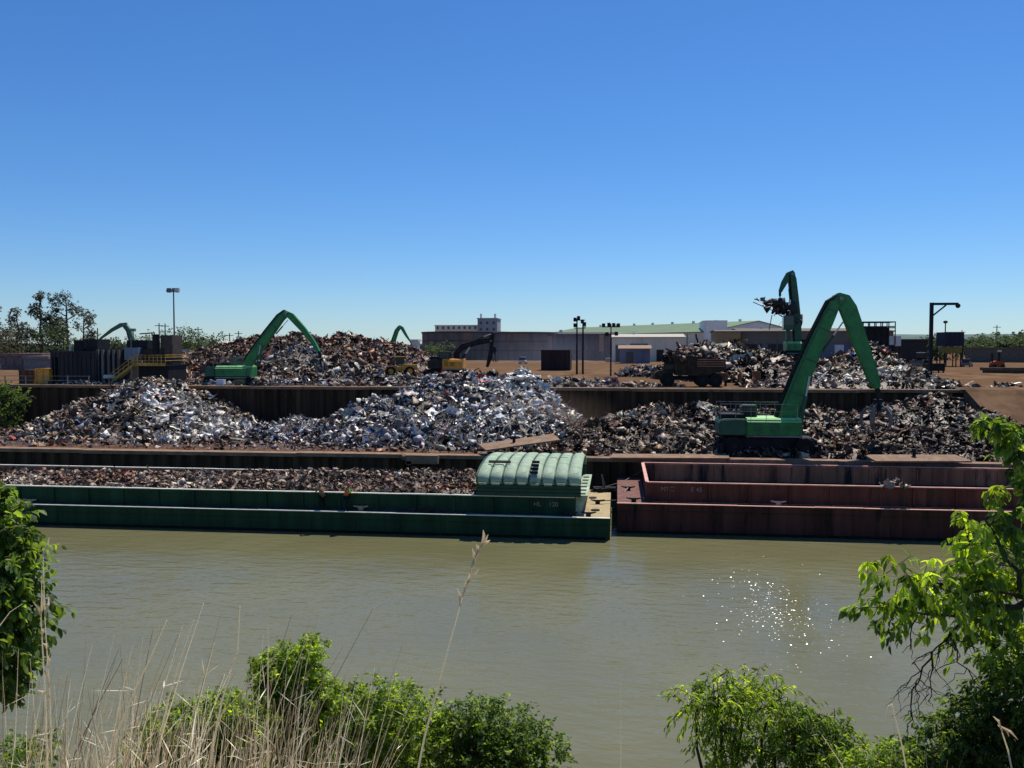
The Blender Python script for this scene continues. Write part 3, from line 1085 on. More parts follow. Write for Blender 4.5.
RX = 0.1
rb = hopper_barge('hopper_barge', 'empty maroon hopper barge with coaming edges tinted pink as if sunlit', (RX, 56.7, 0), (0, 60), 11.6, 1.95, 3.25, 2.0, 57, 0.95,
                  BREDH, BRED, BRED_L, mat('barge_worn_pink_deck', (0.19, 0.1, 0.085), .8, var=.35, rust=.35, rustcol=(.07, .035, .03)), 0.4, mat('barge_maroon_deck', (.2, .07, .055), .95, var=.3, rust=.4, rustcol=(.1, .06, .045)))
kevel(rb, 1.1, .5, 1.97, DARK)
kevel(rb, 2.2, .4, 1.97, DARK)
kevel(rb, .8, 5.2, 1.97, DARK)
kevel(rb, .9, 10.4, 1.97, DARK)
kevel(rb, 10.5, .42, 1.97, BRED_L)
lettering('MTC', .42, rb, (2.9, .95 - .05, 2.7), PAINT_W)
lettering('E 45', .42, rb, (4.9, .95 - .05, 2.7), PAINT_W)
# lining of end (camera-facing the left end coaming inner) already in coaming

# cargo
heap('scrap_cargo', 'fine brown scrap filling the hopper of the green barge', [(x, 480, 60, 6, 6.5, 5) for x in range(-60, 480, 45)], 1.6, PAL_FINE, 41, dens=34, smin=0.09, smax=0.5,
     clip=lambda x, y: (y > 55.35) & (y < 64.45) & (x < -8.6) & (x > -56.2), rough=.35, pal2=(PAL_RUST, 0.25), flat=.12, loc_white=[(165, 482, 58, 1.0), (195, 484, 58, 1.6), (15, 482, 58, 2.2), (400, 480, 62, .8)], gain=(1.0, .85, .7), cat='scrap cargo')
heap('scrap_remnant', 'small pile of leftover scrap on the coaming of the maroon barge', [(898, .45, 57.6, .9, .35, 1.2)], 3.3, PAL_MIX, 42, dens=60, smin=.1, smax=.45, cat='scrap pile')

# stacked arched covers
def cover(x0, n, pitch, label, zoff, eave, rise, dark):
    root = thing('barge_cover', (GX + x0, 54.4 + 5.5, 0), label, 'barge cover', 'arched covers stacked on the green barge')
    half = 4.95
    segs = 22
    vs, fs = [], []
    xs = []
    for i in range(n):
        for u in (0, .1, .18, .5, .82, .9):
            xs.append((i * pitch + u * pitch, {0: 0, .1: .02, .18: .15, .5: .17, .82: .15, .9: .02}[u]))
    xs.append((n * pitch, 0))
    for (x, dz) in xs:
        for k in range(segs + 1):
            th = math.pi * k / segs
            yy = -math.cos(th)
            # flattened arch
            zz = math.sin(th) ** .72
            hump = dz * (0.35 + .65 * min(1, zz * 2.2))
            vs.append((x, yy * (half + hump * .6), eave + zz * (rise + hump) + zoff))
    m = segs + 1
    for i in range(len(xs) - 1):
        for k in range(segs):
            fs.append((i * m + k, (i + 1) * m + k, (i + 1) * m + k + 1, i * m + k + 1))
    o = MB().add(vs, fs).build('arched_shell', COVER, root, smooth=True)
    sm = o.modifiers.new('s', 'SOLIDIFY')
    sm.thickness = .05
    for i in range(n):
        sm_ = MB()
        sm_.tube([(i * pitch, -math.cos(math.pi * k / 24) * half, eave + zoff + math.sin(math.pi * k / 24) ** .72 * rise + .035) for k in range(25)], .055, 5)
        sm_.build('gap_strip', COVER_D, root)  # dark green strips put in the valleys to darken the gaps
    # rolled toes along the near eave
    for i in range(n):
        MB().box((i * pitch + pitch * .5, -half - .1, eave + zoff + .02), (pitch * .62, .3, .13)).build('toe', COVER, root, bevel=.03)
    for sy in (-1, 1):
        s = MB()
        for j, zz in enumerate((.1, .34, .58)):
            s.bx(-.02, n * pitch - .02 + dark, sy * (half - .02) - .1, sy * (half - .02) + .1, 2.62 + zz - .02, 2.62 + zz + .12)
        for i in range(n):
            s.bx(i * pitch + .3, i * pitch + .42, sy * (half - .02) - .06, sy * (half - .02) + .06, 2.62, eave)
        s.bx(-.02, n * pitch - .02, sy * (half - .02) - .03, sy * (half - .02) + .03, 2.62, eave)
        s.build('side_frame', COVER_D, root)
    return root


cvx = -8.75
labs = ['leftmost pale green arched cover of the stack', 'second pale green arched cover from the left of the stack', 'third arched cover from the left, with a row of dark ladder rungs', 'rightmost pale green arched cover, its open end facing the tan deck']
for i in range(4):
    cv = cover(cvx + i * 1.72, 2, .86, labs[i], .03 * (i % 2), 3.4, 1.12, 0)
    if i == 2:
        for k in range(4):
            th = math.pi * (.10 + .05 * k)
            MB().box((.35, -math.cos(th) * 5.02, 3.42 + math.sin(th) ** .72 * 1.5 + .1), (.5, .16, .16)).build('ladder_rung', DARK, cv)
    if i == 0:
        mb = MB()
        mb.box((1.3, -3.2, 4.62), (1.5, .16, .1), (R(38), 0, 0))
        mb.build('lifting_bar', DARK, cv)
    if i == 3:
        mb = MB()
        mb.box((.1, -.8, 5.03), (1.2, .16, .06))
        mb.build('lifting_bar', DARK, cv)
# flat dark skirt under covers
# ------------------------------------------------------------------ people
def skin_obj(name, pts, edges, radii, m, parent, root_i=0, sub=1):
    me = bpy.data.meshes.new(name)
    me.from_pydata(pts, edges, [])
    o = bpy.data.objects.new(name, me)
    C.objects.link(o)
    o.parent = parent
    me.materials.append(m)
    md = o.modifiers.new('skin', 'SKIN')
    md.use_smooth_shade = True
    sv_ = me.skin_vertices[0].data
    for i, r_ in enumerate(radii):
        sv_[i].radius = (r_, r_) if not hasattr(r_, '__len__') else r_
        sv_[i].use_root = (i == root_i)
    s_ = o.modifiers.new('sub', 'SUBSURF')
    s_.levels = s_.render_levels = sub
    return o


SKINM = mat('skin_tone', (0.25, 0.13, 0.085), .6, var=.1)


def person(loc, rz, label, lean, shirt, vest, trousers, hat, arm):
    p = thing('person', loc, label, 'person', rz=rz)
    L_ = lean
    J = {}
    J['pel'] = (0, 0, .93); J['wst'] = (.02 * L_, 0, 1.08); J['chs'] = (.12 * L_, 0, 1.32); J['nck'] = (.2 * L_, 0, 1.48); J['hd0'] = (.23 * L_, 0, 1.56); J['hd1'] = (.27 * L_, 0, 1.70)
    pts, ed, rad, idx = [], [], [], {}

    def v(n, c, r_, par=None):
        idx[n] = len(pts)
        pts.append(c)
        rad.append(r_)
        if par is not None:
            ed.append((idx[par], idx[n]))
    v('pel', J['pel'], (.15, .11))
    v('wst', J['wst'], (.14, .1), 'pel')
    v('chs', J['chs'], (.17, .115), 'wst')
    v('nck', J['nck'], .055, 'chs')
    v('hd0', J['hd0'], .075, 'nck')
    v('hd1', J['hd1'], .09, 'hd0')
    v('nose', (J['hd0'][0] + .1, 0, J['hd0'][2] + .05), .018, 'hd0')
    for s in (-1, 1):
        n = 'l' if s < 0 else 'r'
        v('sh' + n, (J['chs'][0] + .03 * L_, s * .2, 1.41), .062, 'chs')
        e1 = (J['chs'][0] + .1 + .1 * arm, s * .27, 1.16 + .08 * arm)
        w1 = (J['chs'][0] + .3, s * .2, 1.08 + .12 * arm)
        v('el' + n, e1, .045, 'sh' + n)
        v('wr' + n, w1, .03, 'el' + n)
        pm = (w1[0] + .07, w1[1] - s * .01, w1[2] - .01)
        v('pm' + n, pm, .034, 'wr' + n)
        for k in range(4):
            b0 = (pm[0] + .05, pm[1] + (k - 1.5) * .02, pm[2] - .01)
            b1 = (b0[0] + .03, b0[1], b0[2] - .028 + .003 * k)
            v(f'f{n}{k}', b0, .009, 'pm' + n)
            v(f'g{n}{k}', b1, .008, f'f{n}{k}')
        v('th' + n, (pm[0] + .02, pm[1] - s * .045, pm[2] - .02), .01, 'pm' + n)
        v('hp' + n, (0, s * .1, .88), .095, 'pel')
        v('kn' + n, (.05 + .04 * s, s * .12, .49), .062, 'hp' + n)
        v('an' + n, (-.02 + .05 * s, s * .13, .09), .042, 'kn' + n)
        v('ft' + n, (.13 + .05 * s, s * .14, .04), .035, 'an' + n)
    skin_obj('body', pts, ed, rad, SKINM, p)

    def sub(names, edges_, sc, m, name):
        ii = {n: k for k, n in enumerate(names)}
        pp = [pts[idx[n]] for n in names]
        rr = [tuple(np.array(rad[idx[n]]) * sc * np.ones(2)) for n in names]
        return skin_obj(name, pp, [(ii[a], ii[b]) for a, b in edges_], rr, m, p)
    sub(['pel', 'wst', 'chs', 'nck', 'shl', 'ell', 'shr', 'elr', 'wrl', 'wrr'], [('pel', 'wst'), ('wst', 'chs'), ('chs', 'nck'), ('chs', 'shl'), ('shl', 'ell'), ('chs', 'shr'), ('shr', 'elr'), ('ell', 'wrl'), ('elr', 'wrr')], 1.22, shirt, 'shirt')
    sub(['pel', 'hpl', 'knl', 'anl', 'hpr', 'knr', 'anr'], [('pel', 'hpl'), ('hpl', 'knl'), ('knl', 'anl'), ('pel', 'hpr'), ('hpr', 'knr'), ('knr', 'anr')], 1.25, trousers, 'trousers')
    sub(['anl', 'ftl'], [('anl', 'ftl')], 1.35, BLACKR, 'boot')
    sub(['anr', 'ftr'], [('anr', 'ftr')], 1.35, BLACKR, 'boot')
    if vest is not None:
        sub(['pel', 'wst', 'chs', 'nck'], [('pel', 'wst'), ('wst', 'chs'), ('chs', 'nck')], 1.45, vest, 'vest')
    h = MB()
    hx, hz = J['hd1'][0], J['hd1'][2]
    h.ball((hx, 0, hz + .04), .125, 14, 10, (1.1, .95, .95))
    h.cyl((hx + .02, 0, hz + .0), (hx + .02, 0, hz + .02), .16, 16)
    h.build('hard_hat', hat, p, smooth=True)
    return p


ORANGE = mat('hi_vis_orange', (0.75, 0.16, 0.04), .7, var=.1)
LIME = mat('hi_vis_lime', (0.35, 0.5, 0.08), .7, var=.1)
NAVY = mat('navy_cloth', (0.012, 0.018, 0.04), .9, var=.2)
BLACKC = mat('black_cloth', (0.015, 0.014, 0.016), .9, var=.2)
TANC = mat('tan_cloth', (0.3, 0.2, 0.11), .9, var=.2)
BROWNC = mat('brown_cloth', (0.07, 0.035, 0.03), .9, var=.2)
HATR = mat('red_hard_hat', (0.45, 0.06, 0.04), .4, var=.1)
HATT = mat('tan_hard_hat', (0.45, 0.32, 0.2), .4, var=.1)
pa = on_Y(322, 512, 54.75)
pb = on_Y(346, 513, 54.75)
person((pa.x, 54.78, 1.455), R(150), 'worker in tan top and dark trousers on the green barge side deck', .8, TANC, None, BLACKC, HATT, .8)
person((pb.x, 54.78, 1.455), R(40), 'worker in orange vest and red hard hat on the green barge side deck', .7, LIME, ORANGE, NAVY, HATR, .3)


# ------------------------------------------------------------------ machines
def wheel(parent, x, y, r, wd, name='wheel', rim=GREEN_D):
    t = MB()
    n = 22
    prof = [(r * .58, -wd / 2), (r * .93, -wd / 2), (r, -wd * .36), (r, wd * .36), (r * .93, wd / 2), (r * .58, wd / 2)]
    vs, fs = [], []
    for k in range(n):
        a = 2 * math.pi * k / n
        for (rr, yy) in prof:
            q = rr * (1 + (.035 if k % 2 and rr > r * .9 else 0))
            vs.append((q * math.cos(a), yy, q * math.sin(a)))
    m = len(prof)
    for k in range(n):
        for j in range(m):
            fs.append((k * m + j, k * m + (j + 1) % m, ((k + 1) % n) * m + (j + 1) % m, ((k + 1) % n) * m + j))
    w_ = MB().cyl((0, -wd * .3, 0), (0, wd * .3, 0), r * .6, 18)
    w_.cyl((0, -wd * .42, 0), (0, wd * .42, 0), r * .22, 12)
    wo = t.add(vs, fs).build(name, BLACKR, parent)
    wo.location = (x, y, r)
    w_.build('rim', rim, wo)
    return wo


def grapple(parent, p, s, m, spread=1.0, n=5):
    """orange peel grab hanging at p"""
    g = MB()
    g.cyl((0, 0, 0), (0, 0, -.5 * s), .1 * s, 8)
    g.cyl((0, 0, -.45 * s), (0, 0, -.8 * s), .3 * s, 12)
    g.cyl((0, 0, -.8 * s), (0, 0, -1.3 * s), .2 * s, 12, .34 * s)
    go = g.build('grapple', m, parent)
    go.location = p
    for k in range(n):
        a = 2 * math.pi * k / n + .3
        ca, sa = math.cos(a), math.sin(a)
        pts = []
        for (rr, zz) in ((.3, -1.2), (.75 * spread, -1.05), (1.1 * spread, -1.5), (1.15 * spread, -2.1), (.75 * spread, -2.75)):
            pts.append((rr * s * ca, rr * s * sa, zz * s))
        t = MB().tube(pts, [.1 * s, .13 * s, .15 * s, .13 * s, .03 * s], 6)
        t.tube([(.25 * s * ca, .25 * s * sa, -.75 * s), (.95 * spread * s * ca, .95 * spread * s * sa, -1.35 * s)], .06 * s, 6)
        t.build('tine', mat('tine_steel', (0.16, 0.14, 0.12), .5, var=.4, rust=.3), go)
    return go


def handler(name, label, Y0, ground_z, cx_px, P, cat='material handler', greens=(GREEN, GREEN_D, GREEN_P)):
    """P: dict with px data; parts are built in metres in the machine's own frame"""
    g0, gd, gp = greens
    cx = on_Y(cx_px, 384, Y0).x
    root = thing(name, (cx, Y0, ground_z), label, cat)

    def lc(px, py):
        q = on_Y(px, py, Y0)
        return (q.x - cx, q.z - ground_z)
    W = P.get('width', 3.0)
    (bx0, bz1) = lc(*P['body'][0])
    (bx1, bz0) = lc(*P['body'][1])
    # undercarriage
    ux0, ux1 = P['under']
    uz = bz0
    if P['base'] == 'wheels':
        r_ = P['wheel_r']
        u = MB()
        u.bx(ux0 + .3, ux1 - .3, -W * .36, W * .36, r_ * .75, uz - .2)
        u.bx(ux0, ux1, -W * .28, W * .28, r_ * .9, uz - .35)
        u.bx(ux0 - .1, ux0 + .35, -W * .62, W * .62, r_ * .5, r_ * 1.15)
        u.bx(ux1 - .35, ux1 + .1, -W * .62, W * .62, r_ * .5, r_ * 1.15)
        u.build('undercarriage', DARK, root, bevel=.03)
        for x in (ux0 + r_ + .35, ux1 - r_ - .35):
            for y in (-W * .5, W * .5):
                wheel(root, x, y, r_, .55, rim=DARK)
        for x in (ux0 + .1, ux1 - .1):
            for y in (-W * .66, W * .66):
                MB().bx(x - .12, x + .12, y - .12, y + .12, .12, 1.1).bx(x - .3, x + .3, y - .25, y + .25, .02, .14).build('outrigger', DARK, root)
    else:
        hgt = P.get('track_h', .95)
        for y in (-W * .42, W * .42):
            pr = []
            for k in range(9):
                a = math.pi / 2 + math.pi * k / 8
                pr.append((ux0 + hgt / 2 + hgt / 2 * math.cos(a), hgt / 2 + hgt / 2 * math.sin(a)))
            for k in range(9):
                a = -math.pi / 2 + math.pi * k / 8
                pr.append((ux1 - hgt / 2 + hgt / 2 * math.cos(a), hgt / 2 + hgt / 2 * math.sin(a)))
            t = MB().prism(pr, 'y', y - .28, y + .28)
            tr = t.build('track', BLACKR, root)
            ww = MB()
            for x in np.linspace(ux0 + hgt * .5, ux1 - hgt * .5, 6):
                ww.cyl((x, y - .31, hgt * .42), (x, y + .31, hgt * .42), hgt * .22, 10)
            ww.build('track_roller', DARK, tr)
        u = MB().bx(ux0 + .9, ux1 - .9, -W * .3, W * .3, .45, uz - .12)
        u.build('undercarriage', DARK, root)
    MB().cyl(((bx0 + bx1) / 2, 0, uz - .25), ((bx0 + bx1) / 2, 0, uz + .02), W * .33, 20).build('slew_ring', DARK, root)
    # body
    split = P.get('split', .33)
    side = P.get('cw_side', -1)
    sx = bx0 + (bx1 - bx0) * split if side < 0 else bx1 - (bx1 - bx0) * split
    a, b = (sx, bx1) if side < 0 else (bx0, sx)
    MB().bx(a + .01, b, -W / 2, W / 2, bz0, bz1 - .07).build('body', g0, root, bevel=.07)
    MB().prism([(-W / 2 - .1, bz1 - .26), (-W / 2 + .25, bz1 + .05), (W / 2 - .1, bz1 + .05), (W / 2 + .03, bz1 - .1), (W / 2 - .1, bz1 - .2), (-W / 2 + .1, bz1 - .26)], 'x', a + .05, b - .03).build('top_panel', gp, root, bevel=.02)  # proud strip on the top edge, coloured to look sunlit on green machines
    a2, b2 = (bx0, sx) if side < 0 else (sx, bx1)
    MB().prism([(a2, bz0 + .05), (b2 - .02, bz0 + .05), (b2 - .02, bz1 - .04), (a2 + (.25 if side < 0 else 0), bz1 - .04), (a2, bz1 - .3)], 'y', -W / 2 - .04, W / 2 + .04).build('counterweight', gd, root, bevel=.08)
    # grilles / doors
    gmb = MB()
    bw = b - a
    for k in range(2):
        xx = a + bw * (.12 + .3 * k)
        for j in range(5):
            gmb.bx(xx, xx + bw * .18, -W / 2 - .015, -W / 2 + .01, bz0 + (bz1 - bz0) * (.3 + .09 * j), bz0 + (bz1 - bz0) * (.34 + .09 * j))
    gmb.build('vent_grille', gd, root)
    MB().bx(a, b, -W / 2 - .06, W / 2 + .06, bz0 - .1, bz0 + .02).build('side_step', GREYS, root)
    # engine clutter on top
    c = MB()
    c.bx(a2 + .2, b2 - .1, -W * .3, W * .35, bz1 - .05, bz1 + .32)
    c.cyl((sx - .5, W * .2, bz1), (sx - .5, W * .2, bz1 + .9), .09, 10)
    c.bx(sx + .1, sx + .9, -W * .1, W * .4, bz1, bz1 + .4)
    c.build('engine_cover', DARK, root, bevel=.03)
    if P.get('rail', True):
        rl = MB()
        rh = P.get('rail_h', .95)
        for y in (-W / 2 + .05, W / 2 - .05):
            rl = MB()
            rl.tube([(bx0 + .1, y, bz1 + rh), (bx1 - .4, y, bz1 + rh)], .028, 6)
            rl.tube([(bx0 + .1, y, bz1 + rh * .5), (bx1 - .4, y, bz1 + rh * .5)], .02, 6)
            for x in np.linspace(bx0 + .1, bx1 - .4, 6):
                rl.tube([(x, y, bz1 - .05), (x, y, bz1 + rh)], .022, 6)
            rl.build('handrail', GREYS, root)
    # cab
    if 'cab' in P:
        (kx0, kz1) = lc(*P['cab'][0]); (kx1, kz0) = lc(*P['cab'][1])
        y0, y1 = P.get('cab_y', (.2, 1.5))
        cb = MB().bx(kx0, kx1, y0, y1, kz0, kz1).build('cab', gd, root, bevel=.06)
        MB().bx(kx0 + .1, kx1 - .1, y0 - .012, y0 + .01, kz0 + (kz1 - kz0) * .35, kz1 - .12).bx(kx1 - .01, kx1 + .012, y0 + .12, y1 - .12, kz0 + .2, kz1 - .12).bx(kx0 - .012, kx0 + .01, y0 + .12, y1 - .12, kz0 + .2, kz1 - .12).build('cab_window', GLASS, cb)
        if kz0 > bz1 + .3:
            MB().bx((kx0 + kx1) / 2 - .3, (kx0 + kx1) / 2 + .3, y0 + .3, y1 - .3, bz1 - .1, kz0).build('cab_riser', gd, root)
    # boom
    bp = [lc(*q[:2]) for q in P['boom']]
    bh = [q[2] for q in P['boom']]
    bw_ = P.get('boom_w', 1.0)
    MB().sweep(bp, bh, bw_, 0).build('boom', P.get('boom_m', g0), root, bevel=.05)
    sp = [lc(*q[:2]) for q in P['stick']]
    sh = [q[2] for q in P['stick']]
    MB().sweep(sp, sh, bw_ * .72, 0).build('stick', P.get('boom_m', g0), root, bevel=.04)
    k = sp[0]
    MB().cyl((bp[-1][0], -bw_ * .62, bp[-1][1]), (bp[-1][0], bw_ * .62, bp[-1][1]), bh[-1] * .3, 14).build('knuckle_pin', GREYS, root)
    sd_ = MB()
    for i in range(1, len(bp) - 1):
        d = Vector((bp[i + 1][0] - bp[i][0], bp[i + 1][1] - bp[i][1]))
        for t in (.5,):
            c0 = Vector(bp[i]) + d * t
            q = Vector((-d.y, d.x)).normalized() * bh[i] * .44
            sd_.beam((c0.x + q.x, -bw_ / 2 - .02, c0.y + q.y), (c0.x - q.x, -bw_ / 2 - .02, c0.y - q.y), .05, .09)
        q2 = Vector((-d.y, d.x)).normalized() * bh[i] * .34
        sd_.beam((bp[i][0] + q2.x, -bw_ / 2 - .03, bp[i][1] + q2.y), (bp[i + 1][0] + q2.x, -bw_ / 2 - .03, bp[i + 1][1] + q2.y), .05, .1)
    sd_.build('boom_pipework', gd, root)
    # hose run on the boom's back, thickened to stand in for its shaded side
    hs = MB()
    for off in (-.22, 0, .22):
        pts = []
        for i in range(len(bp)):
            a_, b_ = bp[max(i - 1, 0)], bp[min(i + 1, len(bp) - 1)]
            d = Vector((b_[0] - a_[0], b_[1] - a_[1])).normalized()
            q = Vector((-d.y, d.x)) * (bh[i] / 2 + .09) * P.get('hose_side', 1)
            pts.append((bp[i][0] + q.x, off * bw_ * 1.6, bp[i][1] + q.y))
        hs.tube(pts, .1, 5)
    hs.build('hose_shade_strip', BLACKR, root)
    for key, nm in (('cyl1', 'boom_cylinder'), ('cyl2', 'stick_cylinder')):
        if key in P:
            (qa, qb, r_) = P[key]
            A, B = lc(*qa), lc(*qb)
            for yy in ((-bw_ * .6, bw_ * .6) if key == 'cyl1' else (0,)):
                M_ = ((A[0] * .45 + B[0] * .55), (A[1] * .45 + B[1] * .55))
                co = MB().cyl((A[0], yy, A[1]), (M_[0], yy, M_[1]), r_, 10).build(nm, gd, root)
                MB().cyl((M_[0], yy, M_[1]), (B[0], yy, B[1]), r_ * .55, 8).build('piston_rod', WHITEP, co)
    if 'grab' in P:
        gx, gz = lc(*P['grab'][:2])
        # hanger link
        tx, tz = sp[-1]
        MB().beam((tx, 0, tz), (gx, 0, gz), .3, .35).build('link', DARK, root)
        grapple(root, (gx, 0, gz), P['grab'][2], DARK, P.get('spread', 1.0))
    return root, lc


# big green machine on the lower quay
handler('material_handler', 'big green wheeled grab machine on the lower quay, boom over the dark scrap', 72.6, QZ - .02, 762, dict(
    body=((717, 417), (798, 434.5)), under=(-3.6, 4.3), base='wheels', wheel_r=.78, width=3.2, split=.33, cw_side=-1,
    cab=((742, 405), (757, 421)), cab_y=(-.1, 1.5), rail_h=1.2,
    boom=[(783, 428, 1.4), (789, 408, 1.45), (801, 378, 1.38), (816, 342, 1.22), (828, 316, 1.05), (833, 305, .95), (840, 299, .6)], boom_w=1.0,
    stick=[(834, 300, .7), (838, 298.5, .95), (843, 300.5, 1.2), (848, 309, 1.3), (857, 334, 1.2), (867, 362, 1.0), (873, 378, .85), (877, 388, .5)],
    cyl1=((800, 420), (808, 376), .13), cyl2=((822, 352), (843, 322), .12), hose_side=1, grab=(878, 393, 1.15), spread=.95))
# middle green machine on the upper edge
handler('material_handler', 'green crawler grab machine on the upper edge in front of the rusty heap', 94.5, YZ, 232, dict(
    body=((211, 366), (252, 377)), under=(-2.7, 2.9), base='tracks', width=3.0, split=.24, cw_side=-1, rail_h=.9,
    cab=((229, 357), (238, 367)), cab_y=(0, 1.4),
    boom=[(247, 366, .9), (254, 355, 1.05), (269, 334, .95), (281, 318, .8), (287, 313, .6)], boom_w=.7,
    stick=[(284, 312, .5), (291, 316, .75), (303, 329, .65), (313, 342, .5), (319, 352, .35)], cyl1=((258, 366), (262, 345), .1), cyl2=((276, 334), (288, 320), .08), grab=(321, 356, .75), spread=.8))
# far green machine lifting scrap
root3, lc3 = handler('material_handler', 'far green grab machine on a scrap mound holding twisted scrap in the air', 142, 11.0, 795, dict(
    body=((785, 342), (806, 353)), under=(-2.1, 2.1), base='tracks', width=3.2, split=.3, cw_side=1, rail=False,
    cab=((782, 316), (792, 330)), cab_y=(-1.6, -.2),
    boom=[(798, 345, 1.1), (797, 320, 1.15), (795, 298, 1.05), (793, 279, .95), (792, 274, .7)], boom_w=.8, boom_m=GREEN_D,
    stick=[(794, 272, .7), (789, 275, 1.1), (784, 283, .9), (780, 292, .5)], cyl1=((788, 338), (790, 300), .14), cyl2=((790, 300), (788, 280), .12), grab=(780, 296, 1.1), spread=.6))
# the load it holds
T = Tri()
rr = np.random.default_rng(5)
cen = on_Y(781, 309, 142)
n = 60
P_ = rr.normal(0, 1, (n, 3)) * (1.6, .7, .5)
P_[:, 2] -= P_[:, 0] * .45
col = pal_pick([(3, (.03, .03, .035)), (2, (.1, .08, .07)), (1, (.14, .08, .06))], n, rr)
tt = rr.choice(len(TPL), n, p=tw)
S_ = rr.uniform(.5, 1.7, (n, 1)) * np.ones((1, 3))
dd = rr.normal(0, 1, (n, 3)) * (1.3, .6, .6); dd[:, 2] -= .3 * dd[:, 0]
RR = rotmats(dd, rr.normal(0, 1, (n, 3)))
for q in range(len(TPL)):
    k = tt == q
    T.inst(TPL[q][1], TPL[q][2], RR[k], S_[k], P_[k], col[k])
bar = [t for t in TPL if t[0] == 'bar'][0]
for (a_, b_) in (((753, 302), (778, 313)), ((772, 315), (769, 330)), ((775, 312), (790, 322))):
    A = on_Y(*a_, 142) - cen; B = on_Y(*b_, 142) - cen
    d = np.array([[*(B - A)]])
    T.inst(bar[1], bar[2], rotmats(d, np.array([[0, 1., 0]])), np.array([[np.linalg.norm(d), 1.6, 1.6]]), np.array([[*((A + B) / 2)]]), np.array([[.1, .1, .11]]))
o = T.build('scrap_bundle', SCRAP)
o.location = cen
tag(o, 'twisted bundle of dark scrap hanging in the grab of the far green machine', 'scrap load')

# small far green machines
handler('material_handler', 'tiny far green grab machine standing beyond the right end of the rusty heap', 235, YZ, 398, dict(
    body=((390, 350), (406, 356)), under=(-2.2, 2.2), base='tracks', width=3, split=.3, rail=False,
    boom=[(393, 350, 1.0), (394, 340, 1.1), (397, 331, 1.0), (400, 327, .8)], boom_w=.8, stick=[(399, 326, .7), (402, 328, .9), (406, 335, .7), (410, 341, .4)], grab=(411, 343, .7)))
handler('material_handler', 'far green grab machine with its arm arching over the dark shear plant', 190, YZ, 133, dict(
    body=((124, 352), (142, 360)), under=(-2.4, 2.4), base='tracks', width=3, split=.3, cw_side=1, rail=False,
    boom=[(133, 352, 1.0), (132, 340, 1.15), (129, 330, 1.0), (125, 325, .9)], boom_w=.8, boom_m=mat('faded_green_arm', (.06, .17, .1), .5, var=.2),
    stick=[(127, 324, .7), (121, 325, .95), (112, 330, .75), (104, 336, .5), (100, 339, .35)], grab=(99, 341, .7)))
# yellow excavator
YEL = (YELL, mat('yellow_machine_dark', (.05, .045, .04), .6, var=.3), YELL)
handler('excavator', 'yellow excavator with a dark boom bent over the shiny scrap heap', 106, YZ + .6, 446, dict(
    body=((430, 359), (464, 369)), under=(-2.6, 2.6), base='tracks', width=3.0, split=.42, cw_side=-1, rail=False,
    cab=((441, 352), (452, 361)), cab_y=(-1.2, .1),
    boom=[(461, 365, .5), (457, 354, .62), (463, 347.5, .6), (478, 343, .5), (491, 341, .4)], boom_w=.45, boom_m=DARK,
    stick=[(490, 337, .35), (493, 334, .5), (491, 350, .42), (487, 367, .28)], cyl1=((460, 362), (470, 347), .12), cyl2=((475, 340), (491, 334), .1), grab=(495, 347, .7), spread=.45), cat='excavator', greens=YEL)


def loader(name, label, loc, rz, s, bodym, cabm=WHITEP):
    p = thing(name, loc, label, 'loader', rz=rz)
    for x in (-1.5 * s, 1.6 * s):
        for y in (-1.1 * s, 1.1 * s):
            wheel(p, x, y, .8 * s, .55 * s, rim=bodym)
    MB().prism([(-2.9 * s, 1.0 * s), (-.2 * s, .9 * s), (-.2 * s, 2.0 * s), (-2.7 * s, 1.9 * s)], 'y', -.9 * s, .9 * s).bx(-.2 * s, 2.0 * s, -.55 * s, .55 * s, .8 * s, 1.5 * s).build('body', bodym, p, bevel=.05)
    c = MB().bx(-.7 * s, .7 * s, -.7 * s, .7 * s, 1.9 * s, 3.1 * s).build('cab', GLASS, p, bevel=.04)
    MB().bx(-.85 * s, .85 * s, -.82 * s, .82 * s, 3.1 * s, 3.24 * s).build('roof', cabm, c)
    MB().beam((.9 * s, -.5 * s, 1.6 * s), (3.0 * s, -.5 * s, .7 * s), .2 * s, .35 * s).beam((.9 * s, .5 * s, 1.6 * s), (3.0 * s, .5 * s, .7 * s), .2 * s, .35 * s).build('lift_arm', bodym, p)
    MB().prism([(2.9 * s, .2 * s), (4.1 * s, .15 * s), (3.4 * s, .3 * s), (3.1 * s, .9 * s), (3.6 * s, 1.4 * s), (2.95 * s, 1.3 * s), (2.8 * s, .6 * s)], 'y', -1.4 * s, 1.4 * s).build('bucket', GREYS, p)
    return p


pl = on_Y(400, 380, 98)
loader('wheel_loader', 'dirty yellow wheel loader beside the rusty heap', (pl.x, 98, YZ + .9), R(200), .72, YELL, YELL)
pl = on_Y(921, 357, 205)
loader('wheel_loader', 'dark wheel loader with a white cab roof beyond the gantry post', (pl.x, 205, YZ), R(235), 1.0, DARK, WHITEP)


